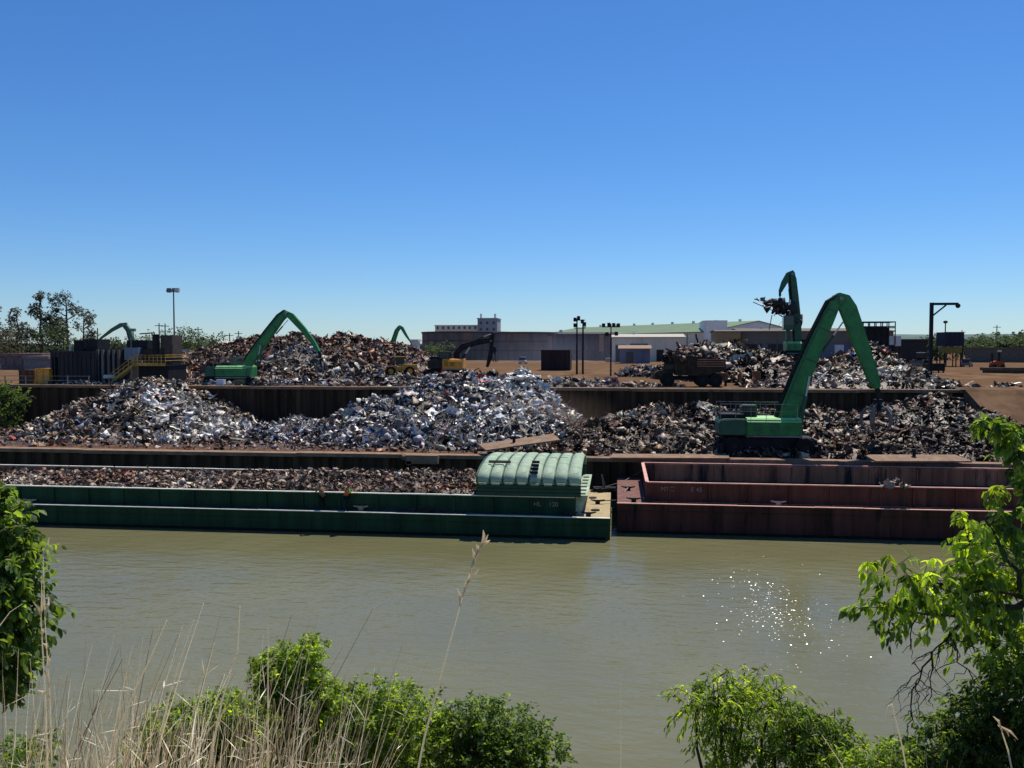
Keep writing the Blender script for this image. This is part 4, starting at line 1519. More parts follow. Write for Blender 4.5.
# dump truck
def dump_truck():
    Y0 = 95
    x0 = on_Y(690, 384, Y0).x
    p = thing('dump_truck', (x0, Y0, YZ), 'dark rigid dump truck loaded with scrap at the edge of the upper yard', 'dump truck')
    D2 = mat('dirty_truck_brown', (.05, .038, .026), .8, var=.4, rust=.3)
    for x, nm in ((-2.5, 'wheel'), (1.2, 'wheel'), (2.6, 'wheel')):
        for y in (-1.25, 1.25):
            wheel(p, x, y, .72, .6, rim=DARK)
    MB().bx(-3.3, 3.4, -.5, .5, .75, 1.15).build('chassis', DARK, p, bevel=.03)
    MB().prism([(-3.9, .8), (-1.9, .8), (-1.9, 1.75), (-3.6, 1.7), (-3.9, 1.4)], 'y', -1.15, 1.15).build('hood', D2, p, bevel=.06)
    c = MB().prism([(-3.0, 1.7), (-1.75, 1.7), (-1.7, 2.75), (-2.75, 2.75)], 'y', -1.0, .4).build('cab', D2, p, bevel=.04)
    MB().prism([(-2.85, 1.9), (-1.9, 1.9), (-1.85, 2.6), (-2.7, 2.6)], 'y', -1.015, -1.001).build('window', GLASS, c)
    # dump body with sloping tail
    b = MB().prism([(-1.7, 1.25), (1.6, 1.2), (3.7, 1.9), (3.6, 3.0), (-2.0, 3.35), (-3.0, 3.55), (-3.0, 3.4), (-1.95, 3.1)], 'y', -1.5, 1.5).build('dump_body', D2, p, bevel=.04)
    for x in (-1.2, -.3, .6, 1.5, 2.4, 3.2):
        MB().bx(x - .06, x + .06, -1.6, -1.5, 1.5 if x < 2.6 else 1.95, 2.95).build('body_rib', D2, b)
    t = MB()
    for k in range(4):
        t.bx(.6, 3.5, -1.66, -1.6, 2.2 + .24 * k, 2.3 + .24 * k)
    t.build('side_board', mat('pinkish_board', (.32, .17, .13), .8, var=.3), b)
    return Y0


Yt = dump_truck()
heap('truck_load', 'rusty scrap piled in the bed of the dump truck', [(684, 350, 95, 2.2, 1.4, 1.5), (700, 352, 95, 2.0, 1.3, 1.5)], 11.0, PAL_RUST, 51, dens=30, smin=.3, smax=1.1, cat='scrap load')

# curved tank halves
def half_tank(px, py, Y, r, L, rz, tilt, label):
    g = on_Y(px, py, Y)
    mb = MB()
    n = 14
    vs, fs = [], []
    for k in range(n + 1):
        a = math.pi * (1.0 + k / n)
        for x in (-L / 2, L / 2):
            vs.append((x, math.cos(a) * r, r + math.sin(a) * r))
    for k in range(n):
        fs.append((2 * k, 2 * k + 1, 2 * k + 3, 2 * k + 2))
    o = mb.add(vs, fs).build('tank_half', RUSTY, None, smooth=True)
    s = o.modifiers.new('s', 'SOLIDIFY')
    s.thickness = .06
    o.location = (g.x, g.y, YZ + .05)
    o.rotation_euler = (tilt, 0, rz)
    tag(o, label, 'tank half')


half_tank(736, 378, 100, 1.35, 3.0, R(75), R(-35), 'rusty half of a cut tank lying open, the left of two')
half_tank(752, 379, 99, 1.15, 2.6, R(100), R(-30), 'rusty half of a cut tank lying open, the right of two')


# ------------------------------------------------------------------ shear plant, left
def shear_plant():
    Y0 = 92.5
    g = on_Y(85, 384, Y0)
    p = thing('shear_plant', (g.x, Y0, YZ), 'dark corrugated shear plant with yellow stairs at the left end of the yard', 'industrial plant')

    def lx(px, py=370, Y=Y0):
        q = on_Y(px, py, Y)
        return q.x - g.x, q.z - YZ
    DK = mat('corrugated_dark', (.05, .046, .045), .7, var=.45, scale=.8, rust=.35, rustcol=(.075, .05, .04), streak=True)
    RIB = mat('rib_grey', (.16, .15, .14), .6, var=.4, rust=.3, streak=True)
    x0, z1 = lx(50, 351)
    x1, _ = lx(96, 351)
    x2, z2 = lx(118, 349)
    MB().bx(x0, x1, 0, 5, 0, z1).build('housing', DK, p, bevel=.03)
    MB().bx(x1 + .003, x2, .7, 5, 0, z2).build('engine_room', DK, p)
    r = MB()
    for x in np.arange(x0 + .6, x1, .55):
        r.bx(x - .06, x + .06, -.1, -.001, 0.05, z1 - .05)
    r.bx(x0, x1, -.12, -.001, z1 - .2, z1 - .1)
    r.build('wall_rib', DK, p)
    for px in (96, 101, 107, 112, 117):
        x, _ = lx(px)
        MB().bx(x - .13, x + .13, .3, .55, 0, z2 - .05).build('column', RIB, p)
    a, zt = lx(52.5, 357); b, _ = lx(59, 357)
    MB().bx(a, b, -.06, -.003, .35, zt).build('doorway', mat('door_black', (.006, .007, .01), .8, var=.1), p)
    a, za = lx(68, 340); b, _ = lx(79, 340); c, zc = lx(92, 339)
    MB().bx(a, b - .1, 1, 3.4, z1, za).build('roof_unit', DARK, p, bevel=.04)
    MB().bx(b + .1, c, 1, 3.6, z1, zc).build('roof_unit', DARK, p, bevel=.04)
    MB().cyl((lx(66.5)[0], .8, z1), (lx(66.5)[0], .8, z1 + .75), .13, 10).build('vent_pipe', WHITEP, p)
    MB().bx(lx(102)[0], lx(114)[0], .1, .6, lx(0, 378)[1], lx(0, 374.5)[1]).build('tank', WHITEP, p, bevel=.08)
    # hopper and units on the right
    a, zt = lx(119, 340); b, _ = lx(140, 340)
    MB().bx(a, b, 1.5, 4, lx(0, 349)[1], zt).build('roof_unit', DARK, p, bevel=.04)
    a, zt = lx(122, 347.5); b, zb = lx(136, 360)
    MB().bx(a, b, .4, 2.4, zb, zt).build('control_cabin', mat('pale_blue_panel', (.14, .19, .25), .5, var=.2, rust=.2), p, bevel=.03)
    a, zt = lx(155, 335); b, zb = lx(167, 356)
    MB().bx(a, b, 1.2, 3.4, 0, zt).build('cooling_tower', mat('dusty_brown', (.09, .07, .06), .8, var=.35, rust=.3), p, bevel=.03)
    a, zt = lx(151.5, 335); _, zb = lx(0, 350)
    MB().cyl((a, .9, zb - .4), (a, .9, zt), .38, 16).cyl((a, .9, zt), (a, .9, zt + .1), .44, 16).build('exhaust_stack', DARK, p)
    MB().tube([(lx(136)[0], .9, lx(0, 334)[1]), (lx(151)[0], .9, lx(0, 333)[1]), (lx(151)[0], .9, zt)], .07, 8).build('overhead_pipe', DARK, p)
    # platform
    a, zf = lx(136, 364.5); b, _ = lx(168, 364.5)
    MB().bx(a, b, -.6, 4.5, zf - .15, zf).build('platform', DARK, p)
    MB().bx(a + .2, b - .1, .2, 4.4, 0, zf - .151).build('platform_base', DARK, p)
    MB().bx(a + .3, b - 1.2, .9, 2.6, zf + .002, lx(0, 349)[1]).build('engine_cover', mat('machinery_brown', (.06, .045, .04), .7, var=.4), p, bevel=.05)
    hr = MB()
    for z in (zf + .45, zf + .85, zf + 1.1):
        hr.tube([(a, -.58, z), (b, -.58, z)], .035, 6)
        hr.tube([(b, -.58, z), (b, 4.4, z)], .035, 6)
    for x in np.linspace(a, b, 9):
        hr.tube([(x, -.58, zf), (x, -.58, zf + 1.1)], .035, 6)
    hr.build('handrail', YRAIL, p)
    # toe board
    MB().bx(a, b, -.64, -.605, zf - .15, zf + .2).build('toe_board', YRAIL, p)
    # stairs
    st = MB()
    xb, zb = lx(112, 383)
    n = 11
    tr = MB()
    for k in range(n):
        t = (k + .5) / n
        tr.box((xb + (a - xb) * t, -.1, zb + (zf - zb) * t), (.34, .85, .05))
    sr = MB()
    for y in (-.55, .35):
        sr.beam((xb, y, zb), (a, y, zf), .06, .28)
    sto = sr.build('staircase', YRAIL, p)
    tr.build('tread', YRAIL, sto)
    h = MB()
    for y in (-.55, .35):
        for dz in (.5, .95):
            h.tube([(xb, y, zb + dz), (a, y, zf + dz)], .035, 6)
        for t in np.linspace(0, 1, 6):
            h.tube([(xb + (a - xb) * t, y, zb + (zf - zb) * t), (xb + (a - xb) * t, y, zb + (zf - zb) * t + .95)], .03, 6)
    h.build('handrail', YRAIL, sto)
    # thin pale mast
    q, _ = lx(136.5)
    MB().cyl((q, -1.0, 0.2), (q, -1.0, lx(0, 334)[1]), .05, 8).build('mast', GREYS, p)
    q, zz = lx(124.5, 331)
    MB().cyl((q, 1.8, lx(0, 340)[1]), (q, 1.8, zz), .05, 8).box((q, 1.8, zz + .15), (.55, .3, .35)).build('floodlight', GREYS, p)


shear_plant()

# railing at left edge of the upper wall
p = thing('guard_rail', (on_Y(50, 384, 90.2).x, 90.2, YZ), 'thin steel guard rail along the wall top in front of the shear plant', 'railing')
mb = MB()
xa, xb = -16, 5
for x in np.arange(xa, xb + .1, 2.6):
    o = MB().bx(x - .05, x + .05, -.05, .05, 0, 1.05).build('post', GREYS, p)
for z in (.5, 1.0):
    mb.tube([(xa, 0, z), (xb, 0, z)], .03, 6)
mb.build('rail', GREYS, p)


def bin_box(name, px0, px1, py0, py1, Y, dep, m, label, cat, ribs=True, open_top=False):
    a = on_Y(px0, py0, Y); b = on_Y(px1, py1, Y)
    gx = (a.x + b.x) / 2
    hw = (b.x - a.x) / 2
    zt = a.z - YZ
    z0 = max(0, b.z - YZ)
    p = thing(name, (gx, Y, YZ), label, cat)
    t = .06
    mb = MB().bx(-hw, hw, 0, t, z0, zt).bx(-hw, hw, dep - t, dep, z0, zt).bx(-hw, -hw + t, t, dep - t, z0, zt).bx(hw - t, hw, t, dep - t, z0, zt).bx(-hw + t, hw - t, t, dep - t, z0, z0 + .06)
    if not open_top:
        mb.bx(-hw + t, hw - t, t, dep - t, zt - .06, zt - .01)
    mb.build('shell', m, p)
    if ribs:
        r = MB()
        n = max(3, int(hw * 2 / .7))
        for x in np.linspace(-hw + .08, hw - .08, n):
            r.bx(x - .05, x + .05, -.09, -.001, z0 + .05, zt - .05)
        r.bx(-hw - .03, hw + .03, -.1, -.001, zt - .1, zt + .02)
        r.build('rib', m, p)
    if z0 > .3:
        lg = MB()
        for x in (-hw + .2, hw - .2):
            for y in (.2, dep - .2):
                lg.bx(x - .1, x + .1, y - .1, y + .1, 0, z0)
        lg.build('leg', DARK, p)
    return p


bin_box('skip', 35.5, 50, 368.5, 384.5, 92.0, 2.2, YELL, 'orange yellow steel skip beside the shear plant', 'skip')
bin_box('skip', 19, 34, 370, 384.5, 92.6, 2.2, mat('brown_bin', (.13, .07, .04), .8, var=.4, rust=.3), 'brown rusty skip at the far left of the yard', 'skip')
bin_box('container', 541, 570, 350, 370, 160, 6, mat('container_maroon', (.045, .03, .03), .7, var=.3, streak=True), 'dark maroon container standing above the shiny heap', 'container')
bin_box('container', 946, 964, 332, 346, 205, 6, mat('container_navy', (.03, .03, .05), .6, var=.3), 'dark navy container raised on a yellow stand', 'container')
bin_box('loading_stand', 944, 962, 347, 353, 200, 3, mat('dull_yellow', (.2, .17, .05), .7, var=.4), 'dull yellow stand below the navy container', 'stand', ribs=True)
bin_box('steel_box', 928, 945, 363.5, 371, 150, 2.5, DARK, 'black steel box at the foot of the gantry post', 'box')
bin_box('cooler', 216, 223.5, 379.5, 386.5, 90.6, .6, mat('white_cooler', (.55, .6, .7), .5, var=.1), 'white cooler on the wall edge by the middle green machine', 'cooler', ribs=False)
bin_box('crate', 234, 243, 380, 386, 90.8, .7, mat('olive_crate', (.12, .12, .07), .7, var=.3), 'olive crate right of the white cooler on the wall edge', 'crate', ribs=False)
bin_box('crate', 717, 728, 373, 380.5, 96, 1.0, mat('brown_crate', (.17, .1, .06), .8, var=.3), 'brown steel crate right of the dump truck', 'crate', ribs=False)
g = on_Y(229, 384, 90.7)
o = MB().ball((0, 0, .25), .28, 12, 8, (1, 1, .85)).cyl((0, 0, .42), (0, 0, .55), .1, 8).build('plastic_jug', mat('cream', (.6, .55, .4), .7, var=.2), smooth=True)
o.location = (g.x, 90.7, YZ)
tag(o, 'cream plastic jug between the white cooler and the olive crate', 'jug')
# red framed sign board
g = on_Y(611, 384, 96)
p = thing('barrier_board', (g.x, 96, YZ), 'pink and red box shaped barrier board near the wall edge', 'barrier')
MB().bx(-.75, .75, 0, .5, .15, .85).build('panel', mat('dull_red', (.25, .05, .04), .7, var=.3), p, bevel=.03)
MB().bx(-.8, .8, -.06, -.003, .78, .95).bx(.6, .8, -.06, -.003, 0, .78).bx(-.8, -.62, -.06, -.003, 0, .78).build('frame', mat('faded_pink', (.5, .28, .24), .7, var=.2), p)


# ------------------------------------------------------------------ plates and fittings on the quay
def plate(pts, label, name='steel_plate', th=.12):
    P4 = [Vector(p) for p in pts]
    c = sum(P4, Vector()) / 4
    vs = [p - c for p in P4] + [p - c - Vector((0, 0, th)) for p in P4]
    o = MB().add(vs, [(0, 1, 2, 3), (7, 6, 5, 4), (0, 4, 5, 1), (1, 5, 6, 2), (2, 6, 7, 3), (3, 7, 4, 0)]).build(name, TANST)
    o.location = c
    tag(o, label, 'steel plate')
    return o


def bollard(px, py, Y, z, label, s=1.0):
    g = on_Y(px, py, Y)
    o = MB().cyl((0, 0, 0), (0, 0, .55 * s), .13 * s, 12).cyl((0, 0, .55 * s), (0, 0, .66 * s), .2 * s, 12).cyl((0, 0, 0), (0, 0, .05), .28 * s, 12).build('bollard', DARK, smooth=False)
    o.location = (g.x, Y, z)
    tag(o, label, 'bollard', 'bollards on the quay')


pz = QZ + .12
a, b, c, d = on_z(480, 448, pz + .15), on_z(486, 449.5, pz + .05), on_z(560, 439, pz + .55), on_z(552, 434, pz + .6)
plate([on_z(478, 444, pz + .6), on_z(486, 450, pz + .45), on_z(560, 439.5, pz + 1.2), on_z(553, 434, pz + 1.4)], 'tilted rusty steel plate at the foot of the shiny heap')
a = [on_z(876, 461, pz + .15), on_z(972, 461, pz + .15), on_z(955, 454.5, pz + .45), on_z(864, 454.5, pz + .45)]
plate(a, 'flat rusty steel plate on the quay edge behind the maroon barge')
plate([on_z(610, 457.5, pz), on_z(730, 458, pz + .02), on_z(728, 454.5, pz + .08), on_z(613, 453.5, pz + .1)], 'long dull plate on the quay edge left of the big green machine')
bollard(514, 441, on_z(514, 443, pz + .8).y, pz + .72, 'black bollard on the tilted rusty plate')
bollard(914, 456, on_z(914, 457, pz + .3).y, pz + .28, 'black bollard on the flat plate behind the maroon barge')
# quay steps
g = on_Y(402, 452, QY)
p = thing('quay_steps', (g.x, QY, 0), 'rusty steps and ledge going down the quay face', 'steps')
MB().bx(.5, 3.2, -.9, -.26, QZ - .65, QZ + .05).build('ledge', TANST, p)
for k in range(4):
    MB().bx(.2 + .38 * k, .62 + .38 * k, -.95 + .05 * k, -.27, QZ - .32 - .42 * k, QZ - .02 - .42 * k).build('step', RUSTY if k < 3 else mat('mossy', (.07, .08, .04), .9), p)
MB().beam((1.4, -.5, QZ - 1.4), (2.7, -.5, QZ - 2.9), .3, .15).build('handrail', mat('mossy', (.07, .08, .04), .9), p)

# mooring rope and ladder between the barges
g = on_Y(612, 486, 66)
def rope(pts, r, label):
    c = Vector(pts[0])
    o = MB().tube([Vector(q) - c for q in pts], r, 6).build('mooring_rope', mat('rope', (.25, .22, .17), .9, var=.3), smooth=True)
    o.location = c
    tag(o, label, 'rope')
rope([(GX - .8, 64.2, 1.7), (.6, 66.5, 1.9), (2.2, 68.2, 2.6)], .04, 'mooring rope from the tan deck up to the quay face')
rope([(GX - .9, 59.4, 1.6), (0.2, 60.2, 1.55), (RX + .8, 61.9, 2.2)], .04, 'slack rope tying the green barge to the maroon barge')
p = thing('winch_post', (GX - .55, 64.6, 1.39), 'thin post with a low winch on the far corner of the tan deck', 'winch')
MB().cyl((0, 0, 0), (-.15, 0, 1.3), .05, 8).cyl((.25, 0, 0), (-.15, 0, 1.3), .03, 8).build('post', GREYS, p)
MB().cyl((-.8, .0, .2), (.9, .0, .2), .2, 12).bx(-1.0, 1.1, -.25, .25, 0, .12).build('winch_drum', DARK, p)


# ------------------------------------------------------------------ poles
def light_pole(px, pyt, Y, label, kind, r=.12, double=False):
    g = on_Y(px, pyt, Y)
    hgt = g.z - YZ
    p = thing('light_pole', (g.x, Y, YZ), label, 'light pole')
    MB().tube([(0, 0, 0), (0, 0, hgt)], [r, r * .6], 8).build('pole', mat('pole_grey', (.16, .14, .13), .7, var=.3) if kind == 0 else DARK, p)
    if kind == 0:
        MB().bx(-.7, .7, -.05, .05, hgt - .3, hgt - .2).build('crossarm', DARK, p)
        for x in (-.6, .6):
            MB().box((x, -.1, hgt - .05), (.6, .4, .5), (R(-25), 0, 0)).build('floodlight', WHITEP if x > 0 else GREYS, p)
        MB().box((0, .25, hgt + .05), (.5, .4, .45)).build('floodlight', GREYS, p)
    elif kind == 1:
        MB().bx(-1.3, 1.3, -.06, .06, hgt - .5, hgt - .35).build('crossarm', DARK, p)
        MB().bx(-1.0, 1.1, -.06, .06, hgt - 1.6, hgt - 1.45).build('crossarm', DARK, p)
        for x, z in ((-1.1, 0), (-.3, .1), (.4, .05), (1.1, 0), (-.6, -1.3), (.8, -1.25)):
            MB().box((x, -.15, hgt + z - .2), (.5, .4, .45), (R(-25), 0, 0)).build('floodlight', DARK, p)
    elif kind == 2:
        MB().tube([(.95, 0, 0), (.95, 0, hgt * .93)], [r, r * .7], 8).build('pole', DARK, p)
        MB().bx(-.5, 1.3, -.06, .06, hgt - .25, hgt - .12).build('crossarm', DARK, p)
        MB().bx(-.4, 1.3, -.06, .06, hgt - 1.5, hgt - 1.38).build('crossarm', DARK, p)
        for x, z in ((-.3, 0), (.25, .25), (.85, -.3), (1.2, -.7), (-.3, -.9)):
            MB().box((x, -.15, hgt + z - .1), (.5, .4, .5), (R(-25), 0, 0)).build('floodlight', DARK if x else GREYS, p)
    return p


light_pole(173.5, 290, 112, 'tall slim light pole with white floodlights left of the rusty heap', 0, .14)
light_pole(577, 319, 135, 'double black floodlight mast right of the maroon container', 2, .17)
light_pole(611, 324, 128, 'single black floodlight pole with two crossarms', 1, .13)


def utility_pole(px, pyt, Y, label, arms=2, lamp=False):
    g = on_Y(px, pyt, Y)
    hgt = g.z - YZ
    p = thing('utility_pole', (g.x, Y, YZ), label, 'utility pole', 'wooden utility poles behind the yard')
    MB().tube([(0, 0, 0), (0, 0, hgt)], [.22, .15], 7).build('pole', BARK, p)
    for k in range(arms):
        MB().bx(-1.3, 1.3, -.1, .1, hgt - .9 - 1.5 * k, hgt - .7 - 1.5 * k).build('crossarm', BARK, p)
    if lamp:
        MB().ball((0, 0, hgt), .55, 10, 6, (1.2, 1, .8)).build('lamp', DARK, p)


for px, pt, Y, lb, ar in [(97.5, 328, 230, 'leftmost utility pole, bare, just right of the thin trees', 0), (159, 323, 240, 'left of the two close utility poles behind the shear plant', 1), (165, 323.5, 245, 'right of the two close utility poles, with two crossarms', 2),
                          (198, 327, 260, 'utility pole with a crossarm rising from the pale trees', 1), (229.5, 333, 270, 'short utility pole just left of the rusty heap', 1), (238.5, 331, 265, 'utility pole at the left shoulder of the rusty heap', 1),
                          (997, 325, 330, 'utility pole far right above the green trees', 1), (962, 330, 340, 'faint utility pole beyond the navy container', 1)]:
    utility_pole(px, pt, Y, lb, ar)
utility_pole(945.5, 322, 260, 'slim pole with a round lamp head behind the gantry arm', 0, True)

# gantry post
Yg = 118
g = on_Y(930.5, 362, Yg)
zt = on_Y(930, 304, Yg).z - YZ
xe = on_Y(958, 304, Yg).x - g.x
p = thing('gantry_post', (g.x, Yg, YZ), 'dark steel post with a horizontal arm and brace on the right yard', 'gantry')
MB().bx(-.2, .2, -.2, .2, 0, zt + .18).build('post', DARK, p)
MB().bx(.203, xe, -.15, .15, zt - .16, zt + .16).build('arm', DARK, p)
MB().beam((.2, 0, zt - 1.5), (1.8, 0, zt - .15), .16, .18).build('brace', DARK, p)
MB().ball((xe, 0, zt - .25), .32, 10, 8).build('lamp_head', DARK, p)
MB().bx(-.7, .7, -.7, .7, 0, .35).build('base', DARK, p)


# ------------------------------------------------------------------ buildings
def corr(mb, A, B, z0, z1, step, dep):
    """ribbed wall from A to B (Vectors in xy)"""
    A, B = Vector((A[0], A[1])), Vector((B[0], B[1]))
    d = B - A
    n = max(2, int(d.length / step))
    nrm = Vector((d.y, -d.x)).normalized() * dep
    vs, fs = [], []
    for i in range(n * 4 + 1):
        t = i / (n * 4)
        o_ = nrm if (i % 4) in (1, 2) else Vector((0, 0))
        q = A + d * t + o_
        vs += [(q.x, q.y, z0), (q.x, q.y, z1)]
    for i in range(n * 4):
        fs.append((2 * i, 2 * i + 2, 2 * i + 3, 2 * i + 1))
    mb.add(vs, fs)


def shed(name, label, pl, pr, Yl, Yr, py_eave_l, depth, ridge_h, wall_m, roof_m, end_m=None, overhang=.5, eave_h=None, openings=(), cat='building', step=1.6):
    """front wall from px pl at Yl to px pr at Yr; height from py at the right end"""
    A = on_Y(pl, 350, Yl); B = on_Y(pr, 350, Yr)
    hgt = eave_h if eave_h else on_Y(pr, py_eave_l, Yr).z - YZ
    p = thing(name, (A.x, Yl, YZ), label, cat)
    u = Vector((B.x - A.x, Yr - Yl))
    L_ = u.length
    p.rotation_euler = (0, 0, math.atan2(u.y, u.x))
    w_ = MB()
    corr(w_, (0, 0), (L_, 0), 0, hgt, step, .12)
    w_.build('wall', wall_m, p)
    MB().add([(0, depth, 0), (L_, depth, 0), (L_, depth, hgt), (0, depth, hgt)], [(0, 1, 2, 3)]).build('wall', wall_m, p)
    for x, nm in ((0, 0), (L_, 1)):
        MB().add([(x, 0, 0), (x, depth, 0), (x, depth, hgt), (x, depth / 2, hgt + ridge_h), (x, 0, hgt)], [(0, 1, 2, 3, 4)]).build('gable_wall', end_m or wall_m, p)
    o_ = overhang
    rf = MB()
    s = ridge_h / (depth / 2)
    for sgn in (0, 1):
        y0 = -o_ if sgn == 0 else depth + o_
        zz = hgt - o_ * s
        rf.add([(-o_, y0, zz), (L_ + o_, y0, zz), (L_ + o_, depth / 2, hgt + ridge_h), (-o_, depth / 2, hgt + ridge_h),
                (-o_, y0, zz + .25), (L_ + o_, y0, zz + .25), (L_ + o_, depth / 2, hgt + ridge_h + .25), (-o_, depth / 2, hgt + ridge_h + .25)],
               [(0, 1, 2, 3), (4, 7, 6, 5), (0, 4, 5, 1), (1, 5, 6, 2), (3, 2, 6, 7), (0, 3, 7, 4)])
    rf.build('roof', roof_m, p)
    if cat == 'building' and L_ > 20:
        for k in range(1, int(L_ / 9)):
            MB().bx(k * 9 - .12, k * 9 + .12, -.3, -.14, .2, hgt - .3).build('downpipe', roof_m, p)
        for k in range(int(L_ / 14)):
            MB().cyl((7 + k * 14, depth / 2, hgt + ridge_h), (7 + k * 14, depth / 2, hgt + ridge_h + 1.1), .6, 10).build('roof_vent', GREYW, p)
    for (f0, f1, z0, z1, m, nm) in openings:
        MB().bx(L_ * f0, L_ * f1, -.2, -.13, z0 * hgt, z1 * hgt).build(nm, m, p)
    return p


HAZB = mat('hall_slate_blue', (.085, .095, .13), .7, var=.3, scale=.15, rust=.1, rustcol=(.13, .14, .17), streak=True)  # far hall tones include a bluish tint for distance haze
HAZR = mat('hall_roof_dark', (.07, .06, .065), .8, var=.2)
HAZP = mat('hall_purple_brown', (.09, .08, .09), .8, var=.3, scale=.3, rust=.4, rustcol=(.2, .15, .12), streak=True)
GRROOF = mat('pale_green_roof', (.17, .24, .15), .8, var=.12, scale=.1)
OFFW = mat('off_white_wall', (.8, .7, .52), .8, var=.12, scale=.2)
GREYW = mat('grey_white_wall', (.85, .82, .74), .8, var=.1, scale=.2)
OPEN_ = mat('shaded_opening', (.05, .045, .045), .8, var=.2)
TANB = mat('tan_fascia', (.17, .145, .115), .8, var=.15, scale=.2)
YELB = mat('yellowish_panel', (.3, .22, .12), .8, var=.15)
BLUW = mat('blue_grey_wall', (.13, .15, .2), .8, var=.2, scale=.2)
GLS = mat('far_window', (.05, .06, .08), .3, var=.1)

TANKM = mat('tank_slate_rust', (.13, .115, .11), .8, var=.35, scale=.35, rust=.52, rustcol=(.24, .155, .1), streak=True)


def big_tank(pc, rpx, pyt, Y, label):
    c = on_Y(pc, pyt, Y)
    e = on_Y(pc + rpx, pyt, Y)
    r = e.x - c.x
    hgt = c.z - YZ - .4
    p = thing('storage_tank', (c.x, Y + r, YZ), label, 'storage tank')
    n = 72
    vs, fs = [], []
    for k in range(n):
        a = 6.2832 * k / n
        q = r * (1 + (.006 if k % 2 else 0))
        vs += [(q * math.cos(a), q * math.sin(a), 0), (q * math.cos(a), q * math.sin(a), hgt)]
    for k in range(n):
        k2 = (k + 1) % n
        fs.append((2 * k, 2 * k2, 2 * k2 + 1, 2 * k + 1))
    MB().add(vs, fs).build('shell', TANKM, p)
    MB().tube([(r * 1.012 * math.cos(6.2832 * k / n), r * 1.012 * math.sin(6.2832 * k / n), hgt - .1) for k in range(n + 1)], .28, 5, cap=False).build('rim', HAZR, p)
    MB().cyl((0, 0, hgt - .3), (0, 0, hgt + .25), r * .985, 48, r * .2).build('roof', HAZR, p)
    for z in (hgt * .35, hgt * .68):
        MB().tube([(r * 1.006 * math.cos(6.2832 * k / n), r * 1.006 * math.sin(6.2832 * k / n), z) for k in range(n + 1)], .12, 4, cap=False).build('wind_girder', HAZR, p)


big_tank(460, 48, 330.5, 292, 'wide slate grey streaked tank behind the yellow excavator')
big_tank(522, 33, 331, 286, 'rust streaked tank between the pale mill tower and the maroon container')
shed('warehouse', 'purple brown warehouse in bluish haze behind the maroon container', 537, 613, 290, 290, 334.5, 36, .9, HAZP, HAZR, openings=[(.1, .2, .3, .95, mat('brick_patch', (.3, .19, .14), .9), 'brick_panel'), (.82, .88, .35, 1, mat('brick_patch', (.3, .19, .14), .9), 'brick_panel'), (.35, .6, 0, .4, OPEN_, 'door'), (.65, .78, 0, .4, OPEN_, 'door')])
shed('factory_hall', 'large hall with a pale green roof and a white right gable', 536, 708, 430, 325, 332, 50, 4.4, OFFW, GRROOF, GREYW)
# its visible white end as annex
shed('annex', 'pale grey windowless block at the right end of the green roofed hall', 706, 727, 318, 318, 321, 26, .3, GREYW, GREYW, overhang=.1)
shed('low_shed', 'long low cream shed below the green roof', 612, 684, 262, 262, 337.5, 18, 1.0, OFFW, mat('cream_roof', (.5, .46, .38), .8, var=.1), openings=[(.05, .2, 0, .7, OPEN_, 'door'), (.25, .5, 0, .75, BLUW, 'door'), (.62, .72, 0, .5, OPEN_, 'door')])
shed('low_shed', 'small tan roofed shed in the haze right of the floodlight pole', 620, 650, 235, 235, 349, 10, .8, BLUW, mat('tan_roof', (.33, .22, .15), .8, var=.1), openings=[(.2, .45, 0, .8, OPEN_, 'door')])
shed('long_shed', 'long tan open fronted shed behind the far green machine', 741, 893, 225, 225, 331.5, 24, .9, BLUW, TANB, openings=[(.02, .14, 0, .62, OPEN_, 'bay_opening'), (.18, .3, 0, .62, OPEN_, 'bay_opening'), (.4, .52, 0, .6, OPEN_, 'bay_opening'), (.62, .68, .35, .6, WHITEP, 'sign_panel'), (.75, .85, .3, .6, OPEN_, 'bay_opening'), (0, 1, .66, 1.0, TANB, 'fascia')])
shed('small_block', 'yellowish panelled block at the left end of the long tan shed', 716, 740.5, 222, 222, 332, 12, .4, YELB, TANB, overhang=.3)


def flat_block(name, label, px0, px1, py0, Y, dep, m, wins=None, cat='building', base=0):
    a = on_Y(px0, py0, Y); b = on_Y(px1, py0, Y)
    p = thing(name, ((a.x + b.x) / 2, Y, YZ), label, cat)
    hw = (b.x - a.x) / 2
    h = a.z - YZ
    MB().bx(-hw, hw, 0, dep, base, h).build('wall', m, p)
    MB().bx(-hw - .3, hw + .3, -.3, dep + .3, h + .004, h + .5).build('parapet', m, p)
    if wins:
        nx, nz, z0, z1 = wins
        for i in range(nx):
            for j in range(nz):
                x = -hw + 2 * hw * (i + .5) / nx
                z = h * (z0 + (z1 - z0) * (j + .5) / nz)
                MB().bx(x - hw / nx * .35, x + hw / nx * .35, -.12, -.01, z - .7, z + .7).build('window', GLS, p)
    return p


